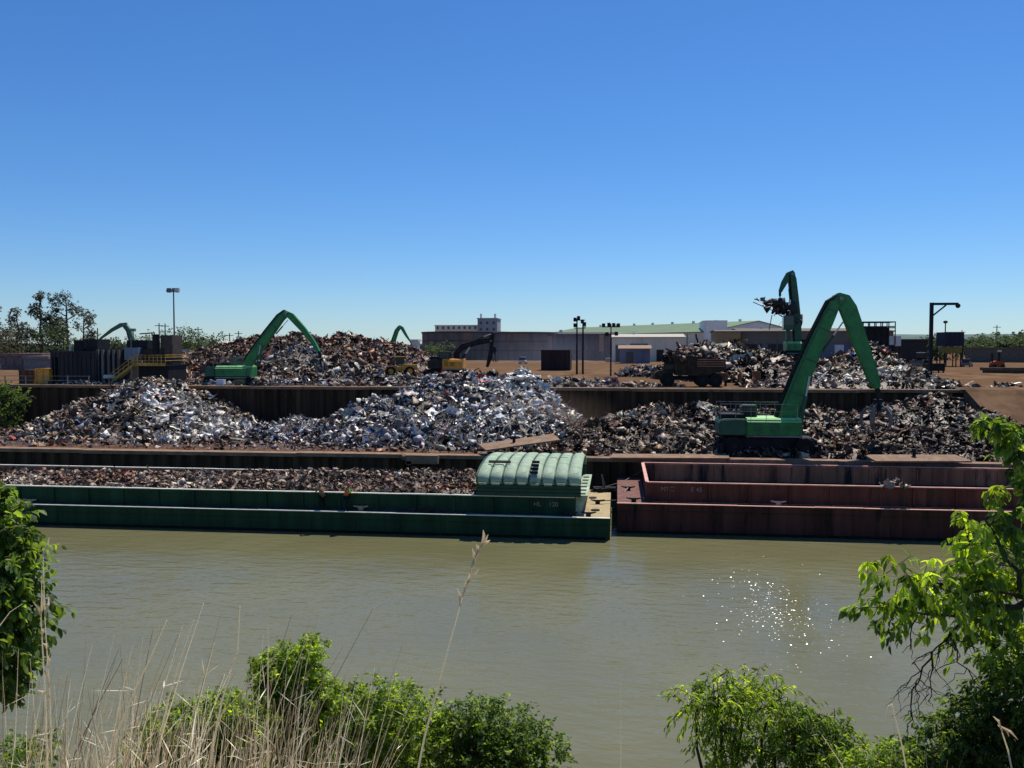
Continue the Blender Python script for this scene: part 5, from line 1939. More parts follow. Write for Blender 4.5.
flat_block('mill_building', 'low white mill building showing above the blue grey warehouse', 435, 478, 326, 430, 20, OFFW, (8, 1, .88, 1.0))
tb = flat_block('mill_tower', 'tall pale concrete mill tower beside the low white mill', 477.5, 497, 319, 425, 14, mat('tower_concrete', (.33, .35, .36), .9, var=.25, scale=.12, streak=True), (3, 4, .3, .98), cat='tower')
m_ = MB()
for x in (-4.0, 3.2):
    m_.bx(x, x + .9, 2, 4, 0, 2.2)
o = m_.build('roof_vent', GREYW, tb)
o.location = (0, 0, on_Y(480, 319, 425).z - YZ + .5)
flat_block('open_shed', 'dark open shed right of the white tank', 903, 927, 341, 240, 14, OPEN_, cat='shed')
flat_block('boundary_wall', 'long dark boundary wall at the right behind the yard', 966, 1150, 349, 265, .6, mat('dark_wall', (.13, .115, .09), .9, var=.3), cat='wall')
flat_block('low_wall', 'low concrete wall with a tan top on the right yard', 985, 1060, 370.5, 150, 1.0, mat('earthy_wall', (.11, .085, .06), .9, var=.3), cat='wall')
flat_block('white_cabin', 'tiny white cabin showing beyond the far green machine', 411, 417, 341.5, 200, 3, WHITEP, cat='cabin')
flat_block('red_roof_house', 'low pinkish house behind the thin trees at left', 0, 42, 356, 150, 12, mat('pinkish_wall', (.2, .13, .12), .9, var=.4, scale=.6), (5, 1, .3, .9), cat='house')
flat_block('grey_shed', 'grey arched roofed shed between the pinkish house and the shear plant', 24, 48, 359, 130, 8, mat('dull_grey', (.2, .18, .18), .9, var=.3), cat='shed')
bin_box('white_tank', 889, 901, 336, 346, 150, 3, WHITEP, 'white square tank beside the dark screen tower', 'tank', ribs=False)
bin_box('parts_van', 166, 182, 349, 357, 150, 3, mat('blue_grey_box', (.1, .14, .18), .6, var=.2), 'blue grey box body right of the shear plant', 'box body', ribs=False)


# screening tower
def screen_tower():
    Y0 = 150
    a = on_Y(863, 322, Y0); b = on_Y(895, 322, Y0)
    p = thing('screen_tower', ((a.x + b.x) / 2, Y0, YZ), 'dark elevated screening tower with open rails above the scrap', 'tower')
    hw = (b.x - a.x) / 2
    z1 = a.z - YZ
    zb = on_Y(863, 345, Y0).z - YZ
    zm = on_Y(863, 332, Y0).z - YZ
    MB().bx(-hw + .5, hw - .9, 0, 4, zb, zm + .8).bx(-hw, hw, -.2, 4.2, zb - .2, zb).build('screen_box', DARK, p, bevel=.05)
    fr = MB()
    for y in (-.2, 4.2):
        for z in (z1, zm + .9, z1 - 1.0):
            fr.tube([(-hw, y, z), (hw, y, z)], .1, 6)
        for x in np.linspace(-hw, hw, 6):
            fr.tube([(x, y, zb), (x, y, z1)], .09, 6)
    for x in (-hw, hw):
        fr.tube([(x, -.2, z1), (x, 4.2, z1)], .1, 6)
    fr.build('frame', DARK, p)
    for x in (-hw + .3, 0, hw - .3):
        for y in (.2, 3.8):
            MB().bx(x - .2, x + .2, y - .2, y + .2, 0, zb - .2).build('leg', DARK, p)


screen_tower()


# cars
def car(px, Y, rz, m, label, van=False):
    g = on_Y(px, 356, Y)
    p = thing('parked_car', (g.x, Y, YZ), label, 'car', rz=rz)
    MB().prism([(-2.2, .35), (2.2, .35), (2.25, .8), (1.2, .95), (-2.1, 1.0), (-2.25, .8)], 'y', -.88, .88).build('body', m, p, bevel=.08)
    prof = [(-1.9, .96), (1.1, .93), (.45, 1.45), (-1.4, 1.48)] if not van else [(-2.0, .96), (1.3, .93), (.8, 1.75), (-2.0, 1.8)]
    c = MB().prism(prof, 'y', -.76, .76).build('cabin', GLASS, p, bevel=.05)
    z = prof[2][1]
    MB().bx(prof[3][0] + .1, prof[2][0] - .1, -.7, .7, z, z + .05).build('roof', m, c)
    for x in (-1.4, 1.4):
        for y in (-.8, .8):
            wheel(p, x, y, .34, .22, rim=GREYS)
    return p


car(612, 290, R(5), WHITEP, 'white car parked right of the floodlight pole foot in the far yard')
car(637, 280, R(175), mat('silver_paint', (.4, .42, .45), .3, var=.1), 'silver car parked in front of the small tan roofed shed')
car(523, 225, R(88), WHITEP, 'white van seen end on left of the maroon container', True)
car(967, 200, R(60), mat('blue_grey_paint', (.1, .13, .17), .3, var=.1), 'blue grey utility vehicle below the navy container', True)

# red machine
g = on_Y(997, 366, 185)
p = thing('compactor', (g.x, 185, YZ), 'small orange red machine with two dark uprights on the right yard', 'machine')
OR = mat('orange_red', (.35, .07, .03), .6, var=.25)
MB().prism([(-1.2, .4), (1.2, .4), (1.1, 1.5), (-.4, 1.6), (-1.2, 1.2)], 'y', -.8, .8).build('body', OR, p, bevel=.05)
for x in (-1.0, .35):
    MB().bx(x - .18, x + .18, -.2, .2, 1.4, 3.2 if x < 0 else 3.7).build('upright', DARK, p)
MB().bx(.1, .7, -.3, .3, 3.4, 3.8).build('seat_canopy', mat('cream', (.6, .55, .4), .7), p)
for x in (-.8, .8):
    MB().cyl((x, -.85, .45), (x, .85, .45), .45, 14).build('roller', DARK, p)


# ------------------------------------------------------------------ foliage
LT_V = np.array([(0, 0, 0), (.35, .5, .07), (.35, 0, -.03), (.35, -.5, .07), (.72, .36, .0), (.72, 0, -.08), (.72, -.36, .0), (1, 0, -.16)], float)
LT_F = np.array([(0, 2, 1), (0, 3, 2), (1, 2, 5), (1, 5, 4), (2, 3, 6), (2, 6, 5), (4, 5, 7), (5, 6, 7)])
LS_V = np.array([(0, 0, 0), (.5, .5, .06), (.5, -.5, .06), (1, 0, -.08)], float)
LS_F = np.array([(0, 2, 3), (0, 3, 1)])


def ellip(r, n):
    v = r.normal(0, 1, (n, 3))
    v /= np.linalg.norm(v, axis=1, keepdims=True)
    return v * (r.random((n, 1)) ** (1 / 2.2))


def crown(name, parent, blobs, nshoot, nleaf, ll, lw, pal, seed, droop=.5, shoot=.5, small=False, m=LEAF, upb=.3, twig=0.0, origin=None, gap=0.0, twm=None):
    """blobs: (centre, (rx,ry,rz)); leafy shoots leave points inside each blob"""
    r = np.random.default_rng(seed)
    T = Tri()
    o0 = Vector(parent.location) if origin is None else Vector(origin)
    vol = np.array([b[1][0] * b[1][1] * b[1][2] for b in blobs]) ** (2 / 3)
    vol = vol / vol.sum()
    tv, tf = (LS_V, LS_F) if small else (LT_V, LT_F)
    tw_mb = MB()
    for bi, (c, rad) in enumerate(blobs):
        n = max(4, int(nshoot * vol[bi]))
        rad = np.array(rad)
        base = ellip(r, n) * rad
        out = base / (rad ** 2)
        out /= (np.linalg.norm(out, axis=1, keepdims=True) + 1e-6)
        d = out * .8 + r.normal(0, .45, (n, 3)) + np.array([0, 0, upb])
        d /= np.linalg.norm(d, axis=1, keepdims=True)
        L_ = shoot * r.uniform(.5, 1.3, (n, 1)) * float(np.mean(rad))
        tone = r.uniform(.6, 1.35, (n, 1))
        ci = r.choice(len(pal), n)
        base = base + np.array(c)
        for k in range(nleaf):
            t = (k + r.uniform(.1, .9, (n, 1))) / nleaf
            pos = base + d * L_ * t + np.array([0, 0, -1]) * (L_ * t * t * droop * .6)
            side = np.cross(d, r.normal(0, 1, (n, 3)))
            side /= (np.linalg.norm(side, axis=1, keepdims=True) + 1e-6)
            ld = d * .5 + side * .8 + np.array([0, 0, -droop * 1.1]) + r.normal(0, .2, (n, 3))
            nn = r.normal(0, .55, (n, 3)) + np.array([0, 0, 1.0]) + side * .3
            Rm = rotmats(ld, nn)
            s = ll * r.uniform(.6, 1.25, n)
            S = np.stack([s, s * lw * r.uniform(.8, 1.2, n), s], 1)
            col = np.array(pal)[ci] * tone * r.uniform(.75, 1.25, (n, 1))
            T.inst(tv, tf, Rm, S, pos - np.array(o0), np.clip(col, 0, .9))
        if twig > 0:
            for k in range(0, n, 3 if small else 2):
                a = Vector(base[k]) - o0
                dd = Vector(d[k]) * float(L_[k, 0])
                a0 = a - dd * .6
                tw_mb.tube([a0, a + dd * .5 - Vector((0, 0, droop * .1 * dd.length)), a + dd - Vector((0, 0, droop * .6 * dd.length))], [twig, twig * .7, twig * .3], 3, cap=False)
    ob = T.build(name, m, parent)
    if twig > 0:
        tw_mb.build('twigs', twm or TWIG, parent)
    return ob


def limb(mb, a, b, r0, r1, wob, seed, n=6):
    r = random.Random(seed)
    a, b = Vector(a), Vector(b)
    L_ = (b - a).length
    pts = []
    for i in range(n + 1):
        t = i / n
        p = a.lerp(b, t)
        if 0 < i < n:
            p += Vector((r.uniform(-1, 1), r.uniform(-1, 1), r.uniform(-1, 1))) * wob * L_ * .5
        pts.append(p)
    mb.tube(pts, [r0 + (r1 - r0) * i / n for i in range(n + 1)], 7)
    return pts


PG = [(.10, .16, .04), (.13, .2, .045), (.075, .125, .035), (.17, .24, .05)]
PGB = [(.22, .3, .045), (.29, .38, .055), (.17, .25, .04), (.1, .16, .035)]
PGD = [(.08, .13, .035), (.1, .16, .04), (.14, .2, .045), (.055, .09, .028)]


def plant(name, label, cat, foot, blobs_px, depth, nshoot, nleaf, ll, lw, pal, seed, group=None, **kw):
    """blobs_px: (px, py, rx_px, ry_px, depth offset)"""
    f = Vector(foot)
    p = thing(name, f, label, cat, group)
    bl = []
    for q in blobs_px:
        dp = depth + (q[4] if len(q) > 4 else 0)
        c = at(q[0], q[1], dp)
        s = dp / F
        bl.append((tuple(c), (q[2] * s, max(.25, (q[2] + q[3]) / 2 * s * .9), q[3] * s)))
    crown('foliage', p, bl, nshoot, nleaf, ll, lw, pal, seed, **kw)
    mb = MB()
    for i, (c, rad) in enumerate(bl):
        limb(mb, (0, 0, 0), Vector(c) - f, .03 if i else .04, .01, .05, seed + i)
    mb.build('stem', BARK, p)
    return p


def footat(px, depth):
    q = at(px, 600, depth)
    return (q.x, q.y, bz(q.x, q.y))


# left bush
plant('broadleaf_bush', 'dense dark green leafy bush at the left edge over the water', 'bush', footat(-70, 9), [(-40, 560, 70, 58), (-28, 610, 64, 56), (0, 640, 34, 44), (-8, 530, 34, 36), (-50, 650, 66, 50), (10, 578, 28, 34), (-2, 680, 22, 20), (-10, 508, 26, 18), (-6, 497, 20, 12)],
      9, 1500, 9, .105, .55, PG, 61, droop=.75, shoot=.55, twig=.006)
# centre shrubs
CS = 'green shrubs along the bottom of the bank'
plant('shrub', 'bright green vine tuft standing highest behind the dry grass', 'shrub', footat(285, 8), [(287, 690, 28, 45), (300, 668, 20, 22), (272, 668, 18, 18), (310, 648, 12, 8), (300, 740, 42, 45)], 8, 1300, 10, .05, .5, PGB, 62, CS, droop=.4, shoot=.4, small=True, twig=.003)
plant('shrub', 'broad bright green shrub left of the leaning dead reed', 'shrub', footat(375, 8), [(350, 725, 40, 38), (385, 710, 36, 30), (410, 735, 45, 42), (360, 770, 70, 45), (330, 700, 22, 22)], 8, 1700, 10, .05, .5, PGB, 63, CS, droop=.4, shoot=.4, small=True, twig=.003)
plant('shrub', 'rounded green shrub right of the leaning dead reed', 'shrub', footat(500, 8), [(478, 728, 34, 30), (510, 742, 40, 34), (535, 760, 36, 32), (480, 770, 60, 40), (452, 742, 24, 30)], 8, 1500, 10, .05, .5, PG, 64, CS, droop=.4, shoot=.4, small=True, twig=.003)
plant('shrub', 'low dark green shrub among the dry grass stalks', 'shrub', footat(190, 7.5), [(180, 728, 32, 26), (222, 716, 28, 24), (155, 752, 30, 26), (225, 755, 44, 36), (250, 725, 24, 26)], 7.5, 1250, 9, .05, .5, PGB, 65, CS, droop=.4, shoot=.4, small=True, twig=.003)
plant('shrub', 'small green weed clump at the bottom left corner', 'shrub', footat(28, 6), [(28, 760, 28, 20), (5, 765, 20, 20)], 6, 160, 8, .045, .5, PG, 66, CS, droop=.4, shoot=.5, small=True)
# right sapling (lance leaves)
plant('sapling', 'small tree with narrow drooping leaves at the bottom right of centre', 'sapling', footat(728, 8), [(715, 696, 20, 9), (745, 693, 22, 9), (772, 702, 14, 7), (697, 706, 12, 6), (738, 708, 24, 8), (722, 722, 10, 7), (726, 755, 9, 20)], 8, 210, 16, .065, .3, PGB, 67, droop=.75, shoot=1.9, twig=.004)
plant('sapling', 'bushy sapling with narrow leaves right of the small drooping tree', 'sapling', footat(800, 8), [(795, 732, 26, 16), (826, 742, 24, 15), (775, 752, 22, 20), (815, 765, 40, 20), (803, 717, 16, 8), (838, 728, 10, 7)], 8, 330, 16, .062, .3, PG, 68, droop=.75, shoot=1.5, twig=.004)
plant('shrub', 'yellow green weed patch between the bushy sapling and the big right shrub', 'shrub', footat(880, 7.5), [(880, 765, 30, 16), (905, 760, 24, 16), (850, 772, 26, 14)], 7.5, 420, 9, .05, .4, PGB, 69, CS, droop=.5, shoot=.5, small=True)
plant('shrub', 'large dark shrub filling the bottom right corner', 'shrub', footat(1010, 7.5), [(1000, 745, 46, 48), (1030, 690, 46, 60), (945, 745, 38, 30), (975, 715, 30, 30), (1020, 780, 70, 50), (930, 770, 40, 26)], 7.5, 1700, 10, .06, .42, PGD, 70, CS, droop=.6, shoot=.45, twig=.004)
# right overhanging tree
def right_tree():
    dp = 7.2
    f = footat(1130, dp)
    p = thing('overhanging_tree', f, 'tree with large bright drooping leaves reaching in from the right edge', 'tree')
    Fv = Vector(f)
    def bl(px, py, rx, ry, off=0):
        d_ = dp + off
        c = at(px, py, d_)
        s = d_ / F
        return (tuple(c), (rx * s, (rx + ry) / 2 * s * .9, ry * s))
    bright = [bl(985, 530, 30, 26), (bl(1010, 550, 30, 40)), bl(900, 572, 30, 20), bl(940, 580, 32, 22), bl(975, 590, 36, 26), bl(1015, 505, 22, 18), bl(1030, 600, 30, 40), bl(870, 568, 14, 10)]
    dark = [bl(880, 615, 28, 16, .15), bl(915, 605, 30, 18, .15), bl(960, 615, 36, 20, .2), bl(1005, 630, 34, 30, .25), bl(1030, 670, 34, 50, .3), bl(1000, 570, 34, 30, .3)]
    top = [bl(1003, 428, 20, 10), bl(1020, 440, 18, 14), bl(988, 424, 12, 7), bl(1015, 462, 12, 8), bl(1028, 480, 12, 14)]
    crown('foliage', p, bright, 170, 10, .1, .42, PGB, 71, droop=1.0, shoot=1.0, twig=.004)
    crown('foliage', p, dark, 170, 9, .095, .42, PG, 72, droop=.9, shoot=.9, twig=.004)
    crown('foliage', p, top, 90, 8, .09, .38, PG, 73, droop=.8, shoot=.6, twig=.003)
    mb = MB()
    limb(mb, (0, 0, 0), at(1120, 560, dp) - Fv, .12, .07, .05, 1)
    B0 = at(1120, 560, dp) - Fv
    for k, (px, py, r0) in enumerate([(1030, 600, .035), (1040, 440, .03), (1060, 640, .035)]):
        limb(mb, B0, at(px, py, dp) - Fv, .06, r0, .08, 10 + k)
    for k, (a, b, r0, r1) in enumerate([((1030, 600), (945, 615), .03, .012), ((945, 615), (870, 600), .012, .004), ((1030, 600), (985, 520), .025, .008), ((1030, 600), (905, 585), .02, .006), ((1040, 440), (980, 425), .02, .004), ((1030, 600), (1010, 560), .02, .01)]):
        limb(mb, at(*a, dp) - Fv, at(*b, dp) - Fv, r0, r1, .1, 30 + k)
    mb.build('branch', BARK, p)
    # bare hanging twigs
    tw_ = MB()
    r = random.Random(4)
    def rec(a, b, r0, lev):
        pts = limb(tw_, at(*a, dp) - Fv, at(*b, dp) - Fv, r0, r0 * .5, .14, r.randint(0, 999), 5)
        if lev <= 0:
            return
        for k in range(4):
            t = r.uniform(.2, 1)
            q = (a[0] + (b[0] - a[0]) * t, a[1] + (b[1] - a[1]) * t)
            e = (q[0] + r.uniform(-32, 26) * (.6 + .3 * lev), q[1] + r.uniform(8, 38) * (.4 + .3 * lev))
            rec(q, e, r0 * .55, lev - 1)
    rec((962, 620), (932, 652), .011, 2)
    rec((932, 652), (912, 690), .009, 2)
    rec((912, 690), (908, 735), .007, 1)
    rec((932, 652), (928, 702), .007, 1)
    rec((915, 612), (910, 650), .007, 1)
    rec((945, 640), (985, 690), .007, 1)
    tw_.build('bare_twig', TWIG, p)


right_tree()


# dry grass
def grass():
    r = np.random.default_rng(81)
    T = Tri()

    def stalks(n, pxr, dr, topr, lean, wd, seed):
        r = np.random.default_rng(seed)
        for i in range(n):
            px = r.uniform(*pxr)
            d_ = r.uniform(*dr)
            f = Vector(footat(px, d_))
            ty = r.uniform(*topr)
            topz = at(px, ty, d_).z
            h = max(.4, topz - f.z)
            lx = r.normal(lean, .13) * h
            ly = r.normal(0, .12) * h
            k = 5
            ts = np.linspace(0, 1, k + 1)
            bend = r.uniform(-.12, .25)
            P = np.stack([f.x + lx * (ts ** 1.4), f.y + ly * ts, f.z + h * (ts - bend * ts * ts * .4)], 1)
            rad = wd * r.uniform(.5, 1.3) * (1 - ts * .8)
            u = r.normal(0, 1, 3); u[2] = 0; u /= np.linalg.norm(u)
            v_ = np.array([-u[1], u[0], 0])
            V = []
            for j in range(k + 1):
                for a in range(3):
                    an = a * 2.094
                    V.append(P[j] + (u * math.cos(an) + v_ * math.sin(an)) * rad[j])
            Fc = []
            for j in range(k):
                for a in range(3):
                    b = (a + 1) % 3
                    Fc += [(j * 3 + a, j * 3 + b, j * 3 + 3 + b), (j * 3 + a, j * 3 + 3 + b, j * 3 + 3 + a)]
            c = np.array([(.85, .75, .58), (.68, .58, .43), (.88, .82, .68), (.45, .37, .27)])[r.integers(4)] * r.uniform(.7, 1.15)
            T.raw(np.array(V), np.array(Fc), np.tile(c, (len(Fc), 1)))
            # leaf blades
            for b in range(r.integers(0, 3)):
                j = r.integers(1, k)
                q = P[j]
                dd = np.array([r.normal(0, 1), r.normal(0, 1), r.uniform(.1, 1.2)])
                dd /= np.linalg.norm(dd)
                L_ = r.uniform(.1, .32)
                T.inst(LS_V, LS_F, rotmats(dd[None], np.array([[0, .3, 1.]])), np.array([[L_, .009, .03]]), q[None], (c * r.uniform(.8, 1.2))[None])
    stalks(560, (-30, 345), (5.0, 7.2), (690, 780), .08, .006, 1)
    stalks(190, (-20, 340), (5.2, 7.6), (650, 720), .16, .0062, 2)
    stalks(36, (20, 330), (5.2, 6.4), (610, 670), .2, .0085, 3)
    stalks(120, (-30, 360), (5.0, 6.0), (740, 790), .0, .004, 4)
    stalks(60, (880, 960), (6.2, 7.4), (745, 790), .0, .004, 5)
    o = T.build('dry_grass', STRAW)
    tag(o, 'dry straw coloured grass stalks on the near bank', 'grass', kind='stuff')


grass()

def tint(o, c, seed=1):
    me = o.data
    r = np.random.default_rng(seed)
    a = me.attributes.new('tint', 'FLOAT_COLOR', 'FACE')
    k = len(me.polygons)
    v = np.ones((k, 4), dtype=np.float32)
    v[:, :3] = np.clip(np.array(c) * r.uniform(.75, 1.15, (k, 1)), 0, .9)
    a.data.foreach_set('color', v.ravel())
    return o


STR_OLD = mat('dead_reed', (.9, .64, .34), .85, var=.25, scale=20)


def reed(pts_px, depth, r0, label, leaves=0):
    P = [at(x, y, depth) for x, y in pts_px]
    f = Vector(footat(pts_px[0][0], depth))
    f.x, f.y = P[0].x, P[0].y
    f.z = bz(f.x, f.y)
    p = thing('dead_reed', f, label, 'reed', 'long dead reed stalks on the near bank')
    pts = [Vector((0, 0, 0))] + [q - f for q in P]
    n = len(pts)
    MB().tube(pts, [r0 * (1 - .75 * i / (n - 1)) for i in range(n)], 6).build('stalk', STRAW, p)
    tint(bpy.data.objects[p.name].children[0] if False else [o for o in bpy.data.objects if o.parent == p][0], (.8, .72, .56))
    if leaves:
        r = random.Random(int(pts_px[0][0]))
        mb = MB()
        for k in range(leaves):
            i = r.randint(n // 2, n - 2)
            t = r.random()
            a = pts[i].lerp(pts[i + 1], t)
            d = (pts[i + 1] - pts[i]).normalized() * r.uniform(.06, .15) + Vector((r.uniform(-.05, .05), r.uniform(-.05, .05), r.uniform(-.05, .03)))
            mb.tube([a, a + d * .5 + Vector((.01, 0, .01)), a + d], [.004, .009, .002], 4)
        tint(mb.build('husk', STRAW, p), (.7, .6, .46))


reed([(412, 800), (425, 735), (440, 680), (455, 625), (466, 585), (474, 560), (482, 543)], 5.2, .0085, 'tall leaning dead reed with ragged husks near the centre', 12)
reed([(621, 800), (621, 740), (620.5, 676)], 5.0, .005, 'thin straight dead stalk right of the centre shrubs')
reed([(912, 800), (903, 750), (892, 704), (888, 706), (885, 718)], 6, .007, 'bent over dead stalk at the lower right')
reed([(858, 800), (842, 765), (822, 735)], 6, .009, 'pale dead stalk crossing the bushy sapling')
reed([(1018, 800), (1008, 750), (1000, 726), (1003, 728)], 6, .009, 'pale stalk in front of the dark corner shrub', 4)
reed([(105, 790), (116, 735), (135, 690), (152, 655), (167, 620)], 5.2, .010, 'thick straw reed leaning right, left of the green weeds')
reed([(152, 790), (168, 700), (182, 655), (194, 620)], 5.4, .009, 'thick straw reed leaning right beside the first one')
reed([(205, 790), (222, 700), (238, 650), (240, 606)], 5.4, .009, 'straw reed with a straight upper half above the low shrub')
reed([(52, 790), (50, 700), (45, 620), (43, 552)], 5.4, .007, 'tall thin upright reed in front of the left bush', 6)
reed([(48, 790), (45, 690), (41, 620), (42, 575)], 5.6, .008, 'upright reed close beside the tall thin one', 4)
reed([(268, 790), (268, 700), (268, 628)], 5.2, .008, 'straight upright reed in front of the vine tuft')
reed([(255, 800), (270, 700), (288, 655)], 5.2, .006, 'reed crossing behind the straight upright one')
reed([(90, 800), (98, 740), (112, 680)], 5.2, .006, 'short reed left of the thick leaning reeds')
reed([(-8, 650), (-2, 628), (10, 612), (22, 604)], 5.5, .006, 'curved twig crossing the left bush')


# ------------------------------------------------------------------ far trees
def far_tree(name, label, px, py_top, Y, rw, trunk_frac, pal, seed, sparse=False, group=None, n=260, foot_z=YZ, leaf=.5):
    g = on_Y(px, py_top, Y)
    hgt = g.z - foot_z
    p = thing(name, (g.x, Y, foot_z), label, 'tree', group)
    r = random.Random(seed)
    mb = MB()
    tips = []
    top = Vector((r.uniform(-.05, .05) * hgt, 0, hgt * .93))
    limb(mb, (0, 0, 0), top, .025 * hgt, .005 * hgt, .04, seed)
    for k in range(9 if sparse else 7):
        t = trunk_frac + (1 - trunk_frac) * (k + .5) / (9 if sparse else 7)
        a = Vector((0, 0, 0)).lerp(top, t * .9)
        an = r.uniform(0, 6.28)
        L_ = rw * r.uniform(.6, 1.0) * (1.15 - .5 * t)
        b = a + Vector((math.cos(an) * L_, math.sin(an) * L_, L_ * r.uniform(.3, .9)))
        limb(mb, a, b, .009 * hgt, .002 * hgt, .08, seed * 10 + k)
        tips.append(b)
        tips.append(a.lerp(b, .6) + Vector((0, 0, .02 * hgt)))
    tips.append(top)
    mb.build('trunk', BARK, p)
    bl = []
    for t in tips:
        s = rw * (r.uniform(.16, .3) if sparse else r.uniform(.36, .55))
        w_ = Vector(p.location) + t
        bl.append((tuple(w_), (s, s, s * (1.0 if sparse else .8))))
    crown('foliage', p, bl, n, 6, leaf, .7, pal, seed, droop=.3, shoot=.7, small=True, m=FARLEAF)
    return p


PTHIN = [(.1, .09, .07), (.13, .115, .08), (.08, .075, .055), (.09, .1, .06)]
PFAR = [(.08, .115, .06), (.1, .14, .07), (.065, .09, .05)]  # far leaf greens lightened to take in the distance haze
PFARB = [(.13, .18, .075), (.11, .15, .07), (.09, .12, .06)]
GT = 'thin wispy trees at the left edge'
far_tree('wispy_tree', 'tallest wispy tree left of the shear plant', 40, 289, 170, 4.0, .3, PTHIN, 101, True, GT, 594, leaf=.38)
far_tree('wispy_tree', 'wispy tree just above the shear plant roof', 67, 291, 175, 4.2, .3, PTHIN, 102, True, GT, 594, leaf=.38)
far_tree('wispy_tree', 'shorter wispy tree left of the tallest one', 15, 306, 180, 3.4, .3, PTHIN, 103, True, GT, 432, leaf=.36)
far_tree('wispy_tree', 'wispy tree cut by the left picture edge', -4, 304, 178, 3.4, .3, PTHIN, 104, True, GT, 432, leaf=.36)
far_tree('wispy_tree', 'slim wispy tree right of the one above the shear plant', 82, 311, 172, 3.0, .3, PTHIN, 105, True, GT, 360, leaf=.36)
far_tree('bushy_tree', 'low olive tree between the wispy trees and the shear plant roof', 62, 325, 165, 4.6, .15, PFAR, 106, False, None, 260)
far_tree('bushy_tree', 'dull green tree behind the roof boxes of the shear plant', 30, 334, 168, 4.6, .12, PTHIN, 107, False, None, 240)
far_tree('bushy_tree', 'small olive bush at the far left edge of the yard', 2, 336, 160, 4.2, .1, PTHIN, 108, False, None, 200)
far_tree('bushy_tree', 'pale green tree right of the tall slim light pole', 188, 340, 300, 8, .12, PFARB, 109, False, None, 380, leaf=.8)
far_tree('bushy_tree', 'pale green tree just left of the rusty heap', 203, 343, 310, 6.5, .12, PFAR, 110, False, None, 300, leaf=.8)
far_tree('bushy_tree', 'pale tree behind the foot of the tall slim light pole', 172, 343, 305, 5, .12, PFAR, 111, False, None, 250, leaf=.8)
far_tree('bushy_tree', 'grey green tree behind the far left machine arm', 112, 346, 290, 6, .12, PFAR, 112, False, None, 250, leaf=.8)
far_tree('bushy_tree', 'grey green tree by the two close utility poles', 147, 344, 320, 7, .12, PFARB, 113, False, None, 250, leaf=.8)
far_tree('bushy_tree', 'green bush in front of the blue grey warehouse', 436, 349, 270, 4.5, .05, PFARB, 114, False, None, 200, leaf=.6)
GR = 'green trees beyond the right end of the yard'
lab = {0: 'dark green tree right of the gantry post', 1: 'dark green tree close behind the round lamp pole', 2: 'green tree right of the navy container', 3: 'small green tree above the blue grey vehicle', 4: 'broad green tree left of the far right utility pole', 5: 'bright green tree under the far right utility pole',
       6: 'broad green tree behind the orange red machine', 7: 'dark pointed tree right of the far right utility pole', 8: 'green tree near the right edge above the boundary wall', 9: 'tallest green tree at the right edge', 10: 'low green tree between the wall and the right edge'}
for i, (px, pt, Y, rw, pl_) in enumerate([(936, 346.5, 300, 5.1, PFAR), (944, 342.5, 320, 5.1, PFAR), (972, 343.5, 330, 5.1, PFAR), (982, 347.5, 300, 4.2, PFARB), (989, 345.5, 320, 5.5, PFAR), (1001, 344.5, 305, 6.0, PFARB), (1010, 342.5, 315, 5.5, PFAR), (1006, 338.0, 380, 3.0, PFAR), (1019, 343.5, 300, 5.1, PFARB), (1027, 335.5, 330, 5.1, PFAR), (1030, 346.5, 290, 5.1, PFARB)]):
    far_tree('green_tree', lab[i], px, pt, Y, rw, .1, pl_, 130 + i, False, GR, 260, leaf=.9)
# bush on the left edge of the lower quay
far_tree('bushy_tree', 'green bush growing at the left end of the black wall', 3, 386, 86, 2.4, .05, PG, 150, False, None, 260, foot_z=QZ, leaf=.35)


# continuous far woodland closing the horizon
def woodland(name, label, x0, x1, y, h, seed, n):
    r = np.random.default_rng(seed)
    f = snoise(seed, 10, .002, .02)
    x = r.uniform(x0, x1, n)
    yy = y + r.uniform(0, 60, n)
    hh = h * (1 + .45 * f(x, yy))
    P = np.stack([x, yy, YZ + hh * r.random(n) ** .6], 1)
    T = Tri()
    s = r.uniform(2, 5, n)
    T.inst(LS_V - np.array([.5, 0, 0]), LS_F, rotmats(r.normal(0, 1, (n, 3)), r.normal(0, 1, (n, 3)) + np.array([0, -1, .5])), np.stack([s, s, s], 1), P, np.array(PFAR)[r.integers(0, 3, n)] * r.uniform(.7, 1.3, (n, 1)) + np.array([.02, .03, .035]))  # bluish offset blends haze into the woodland leaf colours
    o = T.build(name, FARLEAF)
    tag(o, label, 'woodland', kind='stuff')


woodland('far_woodland', 'hazy strip of distant woodland along the right horizon', 200, 900, 750, 10, 201, 16000)
woodland('far_woodland', 'hazy strip of distant woodland along the left horizon', -800, 60, 700, 7, 202, 16000)
woodland('far_woodland', 'low distant woodland behind the warehouses', 60, 260, 720, 5, 203, 5000)


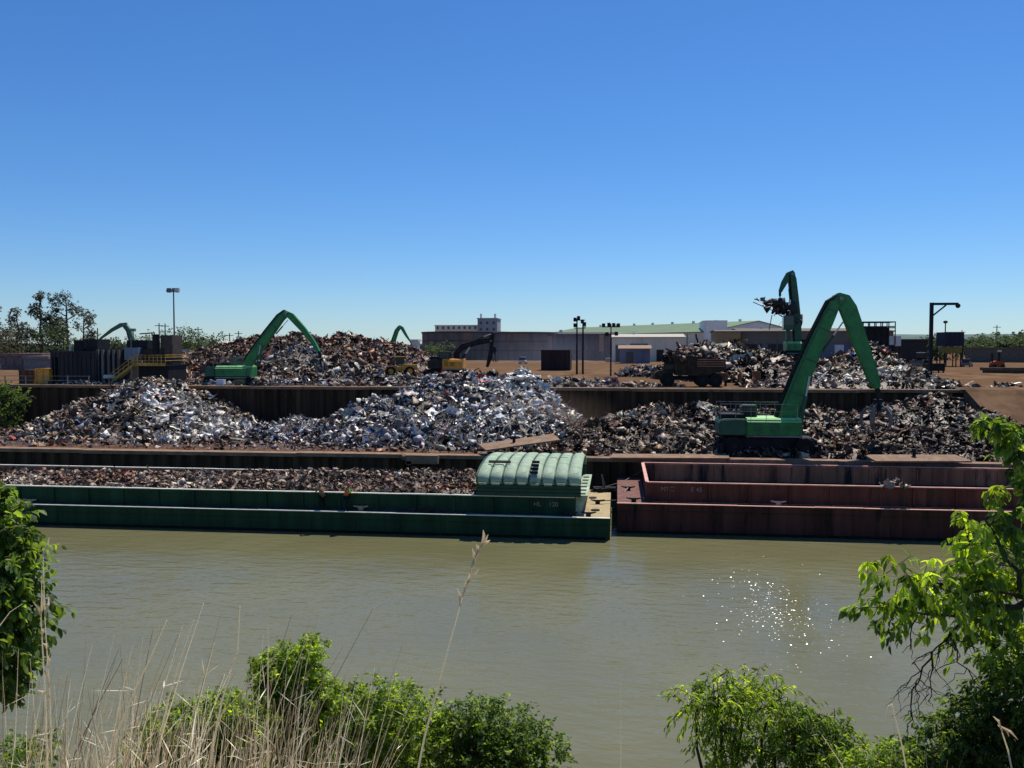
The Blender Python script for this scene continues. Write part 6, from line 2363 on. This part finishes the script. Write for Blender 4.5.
def smoke():
    a = on_Y(430, 360, 200); b = on_Y(650, 360, 200)
    o = MB().bx(-(b.x - a.x) / 2, (b.x - a.x) / 2, -35, 35, 0, 9.5).build('smoke_haze', None or bpy.data.materials.new('smoke'))
    o.location = ((a.x + b.x) / 2, 235, YZ + .3)
    m = o.data.materials[0]
    t, N, L = nt(m)
    N.remove(N['Principled BSDF'])
    v = N.new('ShaderNodeVolumePrincipled')
    v.inputs['Color'].default_value = (.72, .8, 1, 1)
    tc = N.new('ShaderNodeTexCoord')
    n = N.new('ShaderNodeTexNoise')
    n.inputs['Scale'].default_value = .06
    n.inputs['Detail'].default_value = 3
    L.new(tc.outputs['Object'], n.inputs['Vector'])
    sp = N.new('ShaderNodeSeparateXYZ')
    L.new(tc.outputs['Object'], sp.inputs[0])
    mr = N.new('ShaderNodeMapRange')
    mr.inputs[1].default_value = 0
    mr.inputs[2].default_value = 9
    mr.inputs[3].default_value = 1
    mr.inputs[4].default_value = 0
    L.new(sp.outputs[2], mr.inputs[0])
    ab = N.new('ShaderNodeMath')
    ab.operation = 'ABSOLUTE'
    L.new(sp.outputs[0], ab.inputs[0])
    mx_ = N.new('ShaderNodeMapRange')
    mx_.inputs[1].default_value = 4
    mx_.inputs[2].default_value = (b.x - a.x) / 2
    mx_.inputs[3].default_value = 1
    mx_.inputs[4].default_value = 0
    L.new(ab.outputs[0], mx_.inputs[0])
    r = N.new('ShaderNodeMapRange')
    r.inputs[1].default_value = .4
    r.inputs[2].default_value = .7
    r.inputs[3].default_value = .1
    r.inputs[4].default_value = 1
    L.new(n.outputs['Fac'], r.inputs[0])
    m1 = N.new('ShaderNodeMath'); m1.operation = 'MULTIPLY'
    L.new(r.outputs[0], m1.inputs[0]); L.new(mr.outputs[0], m1.inputs[1])
    m2 = N.new('ShaderNodeMath'); m2.operation = 'MULTIPLY'
    L.new(m1.outputs[0], m2.inputs[0]); L.new(mx_.outputs[0], m2.inputs[1])
    m3 = N.new('ShaderNodeMath'); m3.operation = 'MULTIPLY'
    m3.inputs[1].default_value = .006
    L.new(m2.outputs[0], m3.inputs[0])
    L.new(m3.outputs[0], v.inputs['Density'])
    L.new(v.outputs[0], N['Material Output'].inputs['Volume'])
    tag(o, 'thin bluish smoke drifting in front of the purple brown warehouse', 'smoke', kind='stuff')




def dust():
    c = on_Y(548, 418, 80)
    o = MB().ball((0, 0, 0), 1, 20, 12, (8, 3.0, 3.2)).build('dust_cloud', bpy.data.materials.new('dust'))
    o.location = c
    t, N, L = nt(o.data.materials[0])
    N.remove(N['Principled BSDF'])
    v = N.new('ShaderNodeVolumePrincipled')
    v.inputs['Color'].default_value = (.75, .55, .38, 1)
    tc = N.new('ShaderNodeTexCoord')
    mp = N.new('ShaderNodeMapping')
    mp.inputs['Scale'].default_value = (1 / 8, 1 / 3.0, 1 / 3.2)
    L.new(tc.outputs['Object'], mp.inputs[0])
    ln = N.new('ShaderNodeVectorMath')
    ln.operation = 'LENGTH'
    L.new(mp.outputs[0], ln.inputs[0])
    mr = N.new('ShaderNodeMapRange')
    mr.inputs[1].default_value = .1
    mr.inputs[2].default_value = .95
    mr.inputs[3].default_value = .05
    mr.inputs[4].default_value = 0
    L.new(ln.outputs['Value'], mr.inputs[0])
    L.new(mr.outputs[0], v.inputs['Density'])
    L.new(v.outputs[0], N['Material Output'].inputs['Volume'])
    tag(o, 'thin brown dust hanging by the wall beside the shiny heap', 'dust', kind='stuff')


dust()
smoke()
bpy.context.scene.cycles.volume_bounces = 1
bpy.context.scene.cycles.volume_step_rate = 4
